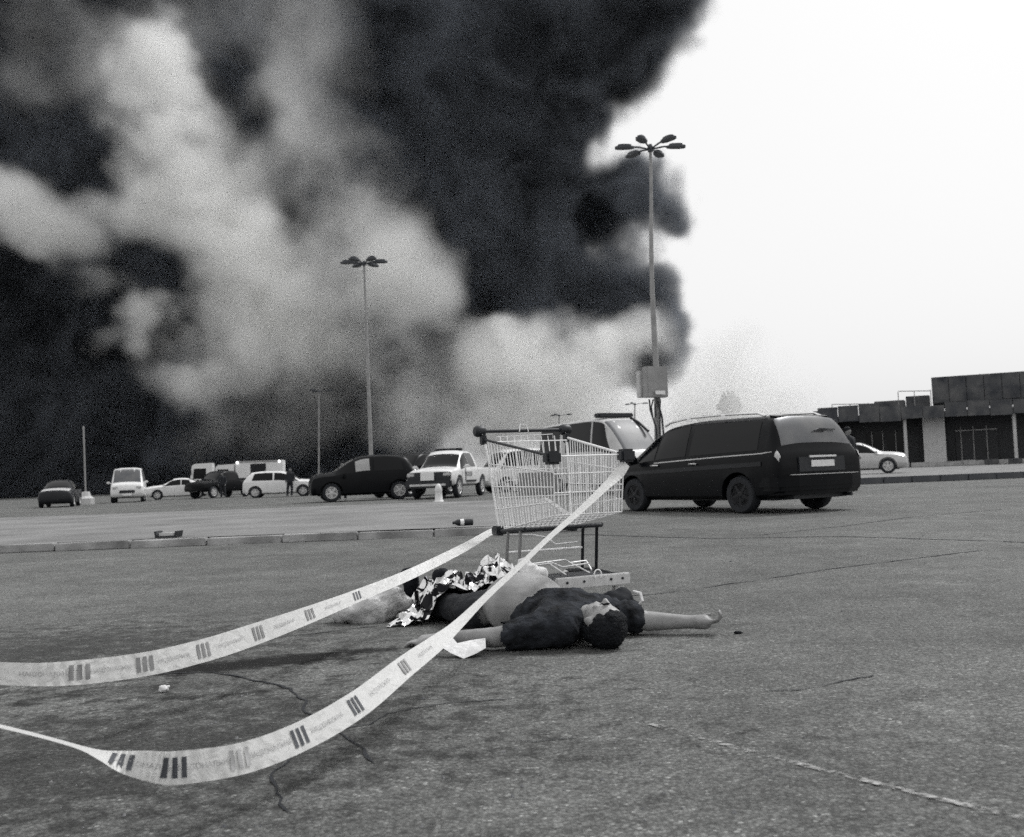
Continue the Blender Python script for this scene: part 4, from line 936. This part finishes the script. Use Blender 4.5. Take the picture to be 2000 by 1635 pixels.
body = [('ell', PC, (.15, .175, .09), TA), ('ell', L_(.025, 4.95, .135), (.225, .195, .158), TA), ('ell', L_(.175, 4.775, .112), (.19, .195, .108), TA),
        ('cap', SN, SF, .068, .068), ('cap', L_(.27, 4.615, .12), HC - CR * .05, .062, .058),
        ('cap', SN, EN, .058, .046), ('cap', EN, WN, .046, .03), ('cap', SF, EF, .058, .046), ('cap', EF, WF, .047, .031)]
KN, AN = L_(-.36, 5.36, .085), L_(-.56, 5.66, .065); KF, AF = L_(-.25, 5.5, .09), L_(-.44, 5.86, .065)
body += [('cap', PC + V((-.03, -.08, -.01)), KN, .078, .055), ('cap', KN, AN, .06, .042), ('cap', PC + V((.05, .07, -.01)), KF, .078, .055), ('cap', KF, AF, .06, .042)]
# head: skull, jaw, nose, brows, lips, ears
body += [('ell', hd(.025, 0, -.012), (.098, .078, .094), HA), ('ell', hd(-.045, 0, .012), (.075, .058, .07), HA), ('cap', hd(-.10, 0, .045), hd(-.085, 0, .05), .024, .026),
         ('cap', hd(.01, 0, .082), hd(-.028, 0, .098), .009, .013), ('cap', hd(.022, -.035, .074), hd(.022, .035, .074), .011, .011), ('cap', hd(-.062, -.018, .076), hd(-.062, .018, .076), .009, .009),
         ('ell', hd(-.01, .076, -.012), (.03, .012, .018), HA), ('ell', hd(-.01, -.076, -.012), (.03, .012, .018), HA), ('ell', hd(-.02, .042, .056), (.02, .018, .014), HA), ('ell', hd(-.02, -.042, .056), (.02, .018, .014), HA)]
# far hand: palm half up, fingers curled towards the sky
fd = (WF - EF).normalized(); fs = V((.12, -.95, .2)).normalized()
pm = WF + fd * .05
body += [('cap', WF, WF + fd * .07, .03, .036), ('cap', WF + fd * .035 - fs * .022, WF + fd * .085 - fs * .026, .019, .017), ('cap', WF + fd * .035 + fs * .022, WF + fd * .085 + fs * .026, .019, .017)]
for k, (o_, l_) in enumerate(((-.039, .8), (-.013, 1.0), (.013, .96), (.039, .78))):
    cu = .15 + .33 * k
    body += finger(WF + fd * .088 + fs * o_ * .9, [fd + V((0, 0, .25 * cu)), fd * .6 + V((-.1, 0, .9 * cu)), fd * -.1 + V((-.25, 0, .85))], [.044 * l_, .032 * l_, .024 * l_], .0083)
body += finger(WF + fd * .03 - fs * .025, [fd * .7 - fs * .6 + V((0, 0, .4)), fd * .8 + V((0, 0, .55)), fd + V((0, 0, .1))], [.035, .032, .026], .0115)
# near hand, palm down beside the hip
nd = (WN - EN).normalized(); ns = nd.cross(V((0, 0, 1))).normalized()
body += [('cap', WN, WN + nd * .075 + V((0, 0, -.012)), .027, .033), ('cap', WN + nd * .04 + ns * .022, WN + nd * .085 + ns * .026 - V((0, 0, .015)), .018, .017), ('cap', WN + nd * .04 - ns * .022, WN + nd * .085 - ns * .026 - V((0, 0, .015)), .018, .017)]
for o_, l_ in ((-.034, .8), (-.012, 1.0), (.012, .96), (.034, .8)):
    body += finger(WN + nd * .09 + ns * o_ * .95 + V((0, 0, -.012)), [nd + ns * o_ * 2 + V((0, 0, .1)), nd + V((0, 0, -.35)), nd * .6 + V((0, 0, -.7))], [.042 * l_, .03 * l_, .02 * l_], .0098)
body += finger(WN + nd * .03 + ns * .022, [nd * .8 + ns * .7, nd + ns * .25, nd + V((0, 0, -.3))], [.038, .032, .024], .0115)
def skin_disp(p):
    return .0012 * mnoise.noise(p * 30)
organic('body', body, M_skin, per, .0065, 5, skin_disp)
# hair cap, eyes, brows
hair = [('ell', hd(.04, 0, -.02), (.094, .084, .088), HA), ('ell', hd(.0, 0, -.055), (.088, .08, .052), HA), ('ell', hd(.068, 0, .028), (.052, .064, .042), HA)]
organic('hair', hair, M_hair, per, .008, 3, lambda p: .005 * mnoise.noise(V((p.dot(CR) * 22, p.dot(HY) * 110, p.dot(FNn) * 80))) + .006 * mnoise.noise(p * 24) + .001 * mnoise.noise(p * 140), clip=lambda c: (c - HC).dot(FNn) > .05 + .35 * ((c - HC).dot(CR)) and (c - HC).dot(CR) < .06)
for s in (1, -1):
    b = MB(); b.tube([hd(.024, s * .018, .088), hd(.029, s * .033, .086), hd(.022, s * .052, .074)], [.003, .0055, .003], 6); b.build('eyebrow', M_hair, per, True)
    b = MB(); b.tube([hd(-.003, s * .018, .078), hd(-.006, s * .032, .080), hd(-.003, s * .046, .072)], [.0015, .003, .0015], 6); b.build('closed_eye', M_hair, per, True)
b = MB(); b.tube([hd(-.063, -.022, .083), hd(-.062, 0, .087), hd(-.063, .022, .083)], [.001, .0025, .001], 6); b.build('mouth', M_hair, per, True)
# t-shirt pushed up off the belly
shirt = [('ell', L_(.06, 4.91, .115), (.20, .207, .13), TA), ('ell', L_(.175, 4.775, .114), (.205, .213, .122), TA), ('cap', SN, SF, .085, .085), ('cap', L_(.25, 4.63, .115), L_(.285, 4.595, .115), .085, .074),
         ('cap', SN, SN.lerp(EN, .84), .076, .066), ('cap', SN.lerp(EN, .25), L_(.17, 4.70, .10), .08, .11), ('cap', SF, SF.lerp(EF, .72), .08, .074), ('cap', L_(.02, 4.72, .07), L_(.13, 4.6, .07), .075, .085)]
def tt(p): return (p + PO - V((-.16, 5.15, 0))).dot(U_)
def nn_(p): return (p + PO - V((.1, 4.86, 0))).dot(N_)
def shirt_disp(p):
    q = V((p.x * 9 + p.y * 7, p.z * 14, p.y * 5 - p.x * 6))
    w_ = mnoise.noise(p * 5) * 2.5
    return .014 * mnoise.noise(q) + .0065 * (1 - abs(mnoise.noise(V((p.dot(U_) * 26 + w_, p.dot(N_) * 8, p.z * 9)))) * 3) + .0022 * (1 - 2 * abs(mnoise.noise(p * 22 + V((w_, 0, 0)))))
def shirt_clip(c):
    t, n_ = tt(c), nn_(c)
    lim = .43 + .13 * max(0, min(1, 1 - n_ / .2)) + .02 * mnoise.noise(c * 12)
    if (c - EN).length < .075: return True
    if (c - (SF.lerp(EF, .72) + fd * .085)).length < .05: return True
    return t < lim and (c - SN).length > .14 and (c - SN.lerp(EN, .4)).length > .15 and (c - SN.lerp(EN, .75)).length > .12
organic('t_shirt', shirt, M_shirt, per, .009, 4, shirt_disp, clip=shirt_clip)
tro = [('ell', PC, (.165, .192, .1), TA), ('cap', PC + V((-.03, -.08, -.01)), KN, .092, .072), ('cap', KN, AN + V((0, 0, .01)), .072, .062), ('cap', PC + V((.05, .07, -.01)), KF, .092, .072), ('cap', KF, AF, .072, .062), ('cap', PC - U_ * .02, PC + U_ * .07, .098, .102), ('cap', PC - U_ * .02 + N_ * .09, PC + U_ * .06 + N_ * .1, .08, .08), ('cap', PC - U_ * .02 - N_ * .09, PC + U_ * .06 - N_ * .1, .08, .08)]
organic('trousers', tro, M_trou, per, .012, 4, lambda p: .009 * mnoise.noise(p * 14) + .006 * mnoise.noise(p * 34), clip=lambda c: tt(c) > .115)
for A_, tip in ((AN, L_(-.60, 5.64, .235)), (AF, L_(-.44, 5.90, .2))):
    hl_ = A_ + V((-.04, .03, -.015))
    organic('boot', [('ell', hl_, (.055, .055, .055)), ('cap', hl_ + V((0, 0, .0)), tip, .05, .043), ('cap', A_, hl_, .056, .05), ('cap', tip + V((-.02, .02, -.01)), tip, .05, .045)], M_boot, per, .012, 3, lambda p: .003 * mnoise.noise(p * 40))
# ------------------------------------------------------------------ things round the person
def foil_mat():
    mt, t, b_ = new_mat('rescue_foil'); b_.inputs['Metallic'].default_value = .9; b_.inputs['Roughness'].default_value = .22
    tc = t.nodes.new('ShaderNodeTexCoord'); n = t.nodes.new('ShaderNodeTexNoise'); n.inputs['Scale'].default_value = 15; n.inputs['Detail'].default_value = 2; n.inputs['Distortion'].default_value = .8
    t.links.new(tc.outputs['Object'], n.inputs['Vector']); r = t.nodes.new('ShaderNodeValToRGB'); r.color_ramp.interpolation = 'LINEAR'
    r.color_ramp.elements[0].position = .455; r.color_ramp.elements[0].color = (.012, .012, .014, 1); r.color_ramp.elements[1].position = .475; r.color_ramp.elements[1].color = (.86, .86, .86, 1)   # noise splits the foil into black and silver patches
    t.links.new(n.outputs['Fac'], r.inputs['Fac']); t.links.new(r.outputs['Color'], b_.inputs['Base Color'])
    return mt
M_foil = foil_mat()
def seg_h(p, a_, b_, ra, rb):
    ab = b_ - a_; t = max(0, min(1, (V((p.x, p.y, 0)) - V((a_.x, a_.y, 0))).dot(V((ab.x, ab.y, 0))) / max(1e-6, V((ab.x, ab.y, 0)).length_squared)))
    c = a_.lerp(b_, t); r = ra + (rb - ra) * t; d2 = (p.x - c.x) ** 2 + (p.y - c.y) ** 2
    return c.z + math.sqrt(max(0, r * r - d2)) if d2 < r * r else max(0, c.z - (math.sqrt(d2) - r) * 2.2)
NA, NB = 46, 26; vs = []; fl = random.Random(11)
for i in range(NA + 1):
    for j in range(NB + 1):
        s = i / NA; v = j / NB
        # from the heap by the cart (s=0) down over the shins to the front left corner (s=1)
        near = V((.04, 5.26, 0)).lerp(V((-.70, 5.26, 0)), s) + V((0, .06 * math.sin(s * math.pi) ** 2, 0))
        far = V((.08, 5.86, 0)).lerp(V((-.52, 5.78, 0)), s)
        p = near.lerp(far, v); pl = p - PO
        h = max(seg_h(pl, KN, AN, .09, .075), seg_h(pl, KF, AF, .09, .075), seg_h(pl, PC + V((.05, .07, 0)), KF, .105, .09), seg_h(pl, PC + V((-.03, -.08, 0)), KN, .105, .085), 0)
        h = max(h, .28 * math.exp(-((p.x + .12) / .2) ** 2 - ((p.y - 5.50) / .22) ** 2), .2 * math.exp(-((p.x + .36) / .14) ** 2 - ((p.y - 5.55) / .2) ** 2))
        edge = min(v, 1 - v, s, 1 - s)
        q = V((p.x * 13, p.y * 13, 1.0)); rid = abs(mnoise.noise(q)) + .6 * abs(mnoise.noise(q * 2.3)) + .35 * abs(mnoise.noise(q * 5.1))
        h += .004 + .085 * rid * (.25 + min(1, edge * 9) * .75) + fl.uniform(-.006, .006)
        p += V((mnoise.noise(q * 1.7 + V((5, 0, 0))), mnoise.noise(q * 1.7 + V((0, 7, 0))), 0)) * .035 + V((fl.uniform(-.006, .006), fl.uniform(-.006, .006), 0))
        vs.append(V((p.x, p.y, max(.004, h))))
b = MB(); b.add(vs, [(i * (NB + 1) + j, (i + 1) * (NB + 1) + j, (i + 1) * (NB + 1) + j + 1, i * (NB + 1) + j + 1) for i in range(NA) for j in range(NB)])
tag(b.build('foil_blanket', M_foil), 'crumpled shiny foil rescue blanket heaped over the lying person\'s legs', 'foil blanket')
# white folded sheet beside the near forearm
M_paper = mat('white_paper', .68, .6, var=.22, scale=26, bump=.4, bscale=30)
def sheet(name, pts, faces, label, cat, mt=M_paper, th=.002):
    b = MB(); b.add(pts, faces); o = b.build(name, mt)
    sd = o.modifiers.new('s', 'SOLIDIFY'); sd.thickness = th; dg = bpy.context.evaluated_depsgraph_get(); me = bpy.data.meshes.new_from_object(o.evaluated_get(dg), depsgraph=dg); o.modifiers.clear(); o.data = me
    return tag(o, label, cat)
dd = 4.36
sheet('paper_sheet', [P(858, 1262, dd), P(880, 1276, dd - .04), P(906, 1287, dd - .07), P(930, 1277, dd - .05), P(949, 1266, dd - .01), P(948, 1247, dd + .06), P(920, 1251, dd + .05), P(893, 1257, dd + .02), P(884, 1246, dd + .05), P(868, 1242, dd + .09)],
      [(0, 1, 8, 9), (1, 2, 7, 8), (2, 3, 6, 7), (3, 4, 5, 6)], 'white folded sheet of paper lying beside the near forearm', 'paper')
M_bag = mat('pale_plastic_bag', .5, .35, var=.12, scale=14, bump=.5, bscale=40)
c = P(722, 1190, 5.55); c.z = 0
tag(organic('plastic_bag', [('ell', (0, 0, .06), (.17, .13, .09)), ('cap', (-.14, 0, .04), (.12, .02, .11), .05, .08), ('cap', (.05, 0, .12), (.10, .02, .17), .06, .03), ('cap', (.13, 0, .06), (.2, .03, .09), .05, .03)], M_bag, None, .012, 2, lambda p: .03 * mnoise.noise(p * 9) + .014 * (1 - 2 * abs(mnoise.noise(p * 14))), loc=c),
    'pale crumpled plastic bag lying left of the boots', 'plastic bag')
c = P(1036, 1165, 5.2); c.z = .06
tag(organic('white_cloth', [('cap', (-.02, 0, .0), (-.0, 0, .2), .07, .05), ('cap', (-.02, 0, .21), (.07, .0, .19), .035, .03), ('cap', (-.04, 0, .24), (-.02, 0, .26), .03, .025)], M_paper, None, .011, 2, lambda p: .016 * mnoise.noise(p * 20) + .008 * mnoise.noise(p * 48), loc=c),
    'small crumpled white cloth between the bare belly and the cart', 'cloth')
c = P(1185, 1215, 5.0); c.z = 0; c.x = .5
bg_ = organic('shoulder_bag', [('ell', (-.03, 0, .09), (.11, .08, .09)), ('cap', (-.13, .02, .11), (.02, .02, .14), .045, .05), ('ell', (.07, 0, .06), (.05, .06, .06)), ('cap', (.05, -.02, .06), (.10, -.03, .03), .04, .035)], M_boot, None, .012, 2, lambda p: .012 * mnoise.noise(p * 20), loc=c)
tag(bg_, 'small dark bag on the asphalt between the cart beam and the person\'s head', 'bag')
b = MB(); b.tube([(.08, -.04, .1), (.105, -.05, .13), (.10, -.03, .165), (.07, 0, .17)], .008, 6); b.build('strap', M_paper, bg_, True)
# litter
c = P(330, 1046, 13.6)
tr_ = empty('tray', (c.x, c.y, KH + .002), R(-6), 'dark shallow tray with a pale lining on the raised island', 'tray')
b = MB(); b.prism([(-.15, 0), (.14, 0), (.16, .085), (.13, .085), (.115, .025), (-.12, .025), (-.14, .09), (-.165, .09)], -.1, .1, Matrix.Rotation(R(90), 4, 'X')); b.build('shell', M_plastic, tr_)
b = MB(); b.box((0, 0, .045), (.2, .17, .04)); b.build('lining', M_pale, tr_)
c = P(906, 1026, 13.75)
bt = empty('bottle', (c.x, c.y, KH), R(12), 'dark bottle with a white band lying on the island left of the cart', 'bottle')
Mb = Matrix.Translation((0, 0, .045)) @ Matrix.Rotation(R(90), 4, 'Y')
b = MB(); b.lathe([(1e-6, -.13), (.043, -.125), (.045, -.11), (.045, .06), (.04, .09), (.018, .13)], Matrix.Rotation(R(180), 4, 'Z') @ Mb, 14); b.build('glass_body', M_plastic, bt, True)
b = MB(); b.lathe([(.0465, .0), (.0465, .05)], Matrix.Rotation(R(180), 4, 'Z') @ Mb, 14); b.build('band', M_plate, bt, True)
b = MB(); b.lathe([(.021, .125), (.021, .155), (1e-6, .157)], Matrix.Rotation(R(180), 4, 'Z') @ Mb, 10); b.build('cap', M_plastic, bt, True)
c = G(320, 1352)
tag(organic('paper_scrap', [('ell', (0, 0, .012), (.02, .015, .014)), ('cap', (-.012, 0, .008), (.015, .004, .016), .009, .007)], M_paper, None, .004, 1, lambda p: .004 * mnoise.noise(p * 110), loc=c), 'small crumpled white scrap on dark asphalt under the upper tape', 'paper scrap')
c = G(1441, 1238)
tag(organic('dark_scrap', [('ell', (0, 0, .006), (.02, .012, .008)), ('cap', (0, 0, .006), (.022, .006, .004), .006, .004)], M_boot, None, .004, 1, None, loc=c), 'tiny dark scrap on the asphalt right of the outstretched hand', 'scrap')
for px, py, z0, lab, hh in ((857, 984, 0, 'small pale hydrant shaped bollard in front of the black hatchback and white pickup', .42),):
    c = P(px, 975, 30.5); c.z = 0
    bo_ = empty('bollard', c, 0, lab, 'bollard')
    b = MB(); b.lathe([(.16, 0), (.16, .06), (.12, .1), (.105, .36), (.12, .4), (.09, .5), (.05, .58), (1e-6, .6)], None, 14); b.build('post', M_white, bo_, True)
    b = MB(); b.lathe([(.19, 0), (.19, .05)], None, 14); b.build('foot', M_pale, bo_, True)

# ------------------------------------------------------------------ smoke: two real volumes of voxels, black behind and pale in front
def smoke_field(rows, YC, RAD, box, step, seed, warp=15.0, cut=.30, gainf=2.4, bw=1.5, fall=1.5):
    x0, x1, z0, z1 = box
    nx, ny, nz = int((x1 - x0) / step), int(2 * RAD / (step * 1.5)), int((z1 - z0) / step)
    xs = np.linspace(x0, x1, nx); ys = np.linspace(YC - RAD, YC + RAD, ny); zs = np.linspace(z0, z1, nz)
    def vnoise(cell, sd):
        r = np.random.RandomState(sd); g_ = r.rand(int((x1 - x0) / cell) + 3, int(2 * RAD / cell) + 3, int((z1 - z0) / cell) + 3).astype(np.float32)
        for ax, (arr, lo) in enumerate(((xs, x0), (ys, YC - RAD), (zs, z0))):
            q = (arr - lo) / cell; i0 = q.astype(int); t = (q - i0).astype(np.float32); t = t * t * (3 - 2 * t)
            a_ = np.take(g_, i0, axis=ax); b_ = np.take(g_, i0 + 1, axis=ax); sh = [1, 1, 1]; sh[ax] = len(arr); g_ = a_ + (b_ - a_) * t.reshape(sh)
        return g_ - .5
    def fbm(cell, oct_, sd, gain=.55):
        a_ = 1.0; out = 0
        for k in range(oct_): out = out + a_ * vnoise(cell / 2 ** k, sd + k * 7); a_ *= gain
        return out
    X, Y, Z = np.meshgrid(xs.astype(np.float32), ys.astype(np.float32), zs.astype(np.float32), indexing='ij')
    wx = X + warp * fbm(28, 5, seed, .6); wz = Z + warp * fbm(28, 5, seed + 31, .6); wy = (Y - YC) / RAD
    den = np.zeros_like(X); pxm = YC / F
    for (px, py, r_, st) in rows:
        q = P(px, py, YC); d2 = ((wx - q.x) ** 2 + (wz - q.z) ** 2) / (r_ * pxm) ** 2
        if st < 0: den = den * (1 + st * np.exp(-d2 ** 1.5 * .9))
        else: den = np.maximum(den, st * np.exp(-d2 ** fall * .9))
    prof = np.clip(1 - wy ** 2, 0, 1); bil = 1.0 + bw * fbm(14, 5, seed + 77, .65)
    den = np.clip((den * (.55 + .45 * prof) - cut) * gainf, 0, 1) * np.clip(prof * 3.5, 0, 1) * np.clip(bil, .06, 2.6)
    den = den * np.clip(np.minimum.reduce([(X - x0) / 6, (x1 - X) / 6, (z1 - Z) / 10, (Z + 1.0) / 2]), 0, 1)
    return X, Y, Z, den.astype(np.float32), (nx, ny, nz), (YC - RAD, YC + RAD)
def smoke_object(name, rows, YC, RAD, box, step, seed, color, density, label, aniso=0.0, soot=0.0, **kw):
    X, Y, Z, rho, (nx, ny, nz), (y0, y1) = smoke_field(rows, YC, RAD, box, step, seed, **kw)
    x0, x1, z0, z1 = box
    me = bpy.data.meshes.new(name); n = rho.size; me.vertices.add(n)
    co = np.zeros((n, 3), np.float32); co[:, 0] = X.ravel(); co[:, 1] = Y.ravel(); co[:, 2] = Z.ravel()
    me.vertices.foreach_set('co', co.ravel())
    at_ = me.attributes.new('rho', 'FLOAT', 'POINT'); at_.data.foreach_set('value', rho.ravel()); me.update()
    mt = bpy.data.materials.new(name); mt.use_nodes = True; t = mt.node_tree; t.nodes.clear()
    pv = t.nodes.new('ShaderNodeVolumePrincipled'); ou = t.nodes.new('ShaderNodeOutputMaterial'); t.links.new(pv.outputs[0], ou.inputs['Volume'])
    pv.inputs['Color'].default_value = (*color, 1); pv.inputs['Density'].default_value = density; pv.inputs['Anisotropy'].default_value = aniso
    if soot:                                                              # soot content of the smoke varies from billow to billow
        tc = t.nodes.new('ShaderNodeNewGeometry'); n_ = t.nodes.new('ShaderNodeTexNoise'); n_.inputs['Scale'].default_value = .06; n_.inputs['Detail'].default_value = 6; n_.inputs['Roughness'].default_value = .62; n_.inputs['Distortion'].default_value = 1.2
        t.links.new(tc.outputs['Position'], n_.inputs['Vector']); r_ = t.nodes.new('ShaderNodeValToRGB'); r_.color_ramp.elements[0].position = .36; r_.color_ramp.elements[1].position = .68
        r_.color_ramp.elements[0].color = (*[c * .45 for c in color], 1); r_.color_ramp.elements[1].color = (*[min(.97, c * soot) for c in color], 1)
        t.links.new(n_.outputs['Fac'], r_.inputs['Fac']); t.links.new(r_.outputs['Color'], pv.inputs['Color'])
    ng = bpy.data.node_groups.new(name, 'GeometryNodeTree'); ng.interface.new_socket('Geometry', in_out='INPUT', socket_type='NodeSocketGeometry'); ng.interface.new_socket('Geometry', in_out='OUTPUT', socket_type='NodeSocketGeometry')
    gi = ng.nodes.new('NodeGroupInput'); go = ng.nodes.new('NodeGroupOutput'); vc = ng.nodes.new('GeometryNodeVolumeCube')
    vc.inputs['Min'].default_value = (x0, y0, z0); vc.inputs['Max'].default_value = (x1, y1, z1)
    vc.inputs['Resolution X'].default_value = nx; vc.inputs['Resolution Y'].default_value = ny; vc.inputs['Resolution Z'].default_value = nz
    pos = ng.nodes.new('GeometryNodeInputPosition'); sp_ = ng.nodes.new('ShaderNodeSeparateXYZ'); ng.links.new(pos.outputs[0], sp_.inputs[0])
    def mth(op, a_, b_):
        q = ng.nodes.new('ShaderNodeMath'); q.operation = op
        for i, v in enumerate((a_, b_)):
            if v is None: continue
            if isinstance(v, (int, float)): q.inputs[i].default_value = v
            else: ng.links.new(v, q.inputs[i])
        return q.outputs[0]
    def idx(s, lo, hi, n_): return mth('ROUND', mth('MULTIPLY', mth('SUBTRACT', s, lo), (n_ - 1) / (hi - lo)), None)
    ix = idx(sp_.outputs[0], x0, x1, nx); iy = idx(sp_.outputs[1], y0, y1, ny); iz = idx(sp_.outputs[2], z0, z1, nz)
    ii = mth('ADD', mth('MULTIPLY', mth('ADD', mth('MULTIPLY', ix, float(ny)), iy), float(nz)), iz)
    si = ng.nodes.new('GeometryNodeSampleIndex'); si.data_type = 'FLOAT'; si.domain = 'POINT'; si.clamp = True
    na = ng.nodes.new('GeometryNodeInputNamedAttribute'); na.data_type = 'FLOAT'; na.inputs['Name'].default_value = 'rho'
    ng.links.new(gi.outputs[0], si.inputs['Geometry']); ng.links.new(na.outputs['Attribute'], si.inputs['Value']); ng.links.new(ii, si.inputs['Index'])
    ng.links.new(si.outputs[0], vc.inputs['Density'])
    sm = ng.nodes.new('GeometryNodeSetMaterial'); sm.inputs['Material'].default_value = mt
    ng.links.new(vc.outputs[0], sm.inputs[0]); ng.links.new(sm.outputs[0], go.inputs[0])
    o = bpy.data.objects.new(name, me); C.objects.link(o); md = o.modifiers.new('voxels', 'NODES'); md.node_group = ng; me.materials.append(mt)
    return tag(o, label, None, None, 'stuff')
BLACK = [  # x, y, radius (photo pixels at that distance), strength
 (-100,100,330,.9),(150,80,330,.9),(420,60,330,.9),(650,90,260,.9),(-100,450,330,1),(120,600,300,1),(-50,800,330,1),(250,820,240,1),(430,840,220,1),(600,860,180,.9),
 (300,450,330,.9),(520,300,300,.9),(560,560,280,.9),(600,740,240,.9),(740,400,190,.9),(760,600,170,.9),(740,780,180,.9),(650,220,190,.9),(840,690,140,.85),
 (720,60,170,1),(860,120,190,1),(1010,110,180,1),(1120,60,160,1),(1240,20,110,.95),(880,290,130,1),(1020,270,160,1),(1110,340,110,1),(1190,400,85,.95),(950,430,110,1),(1080,460,120,1),
 (930,560,85,1),(1040,580,110,1),(1150,610,90,.9),(1258,618,74,1.0),(1110,650,70,.95),(900,600,60,1),(1230,415,66,.9),(880,780,120,.8),(780,860,120,.8),
 (1290,250,95,-.8),(1225,280,75,-.75),(1165,310,55,-.5),(1370,160,90,-.5),(1225,512,52,-.9),
]
PALE = [
 (540,270,220,.2),(560,150,200,.15),(640,330,170,.24),(690,460,140,.34),(740,560,130,.44),(700,650,140,.46),(760,720,120,.48),(640,560,140,.42),(640,720,140,.34),(790,650,80,.36),(800,490,55,.26),(250,250,320,.17),(150,120,300,.17),(500,60,300,.15),(620,830,150,.22),(420,800,200,.15),
 (930,725,90,.65),(1040,740,90,1.0),(1150,745,70,1.0),(1230,710,50,.7),(1000,810,120,.8),(1130,820,110,.9),(880,800,90,.45),(780,850,90,.28),(1230,820,80,.5),(1430,830,140,.36),(1330,830,100,.3),
 (270,110,42,.5),(312,175,46,.8),(340,245,52,.95),(368,325,60,1.2),(420,420,78,1.6),(330,390,70,.95),(240,375,55,.6),(125,390,62,.75),(480,490,72,1.3),(430,560,88,1.0),(540,580,70,1.6),(595,640,48,1.4),(330,610,72,1.3),(270,605,38,1.5),(385,670,62,1.0),(480,640,88,.85),(185,490,38,.5),(175,640,40,.35),(390,720,48,.6),
 (270,465,90,-.93),(325,530,75,-.9),(555,450,62,-.55),(200,250,80,-.7),(110,280,90,-.75),(480,220,60,-.5),(1000,632,20,1.4),(60,560,110,-.8),(150,760,150,-.8),
]
smoke_object('black_smoke', BLACK, 226.0, 26.0, (-235.0, 78.0, -2.0, 150.0), 1.35, 1, (.13, .14, .157), .5, 'thick black smoke rolling across the sky above the car park', soot=2.5, gainf=1.5, fall=1.3, warp=19.0)
smoke_object('pale_smoke', PALE, 182.0, 15.0, (-130.0, 72.0, -2.0, 105.0), 1.0, 9, (.996, .996, .99), .5, 'pale grey smoke drifting in front of the black smoke', soot=0.0, warp=16.0, cut=.1, gainf=.6, fall=1.1, bw=3.2)
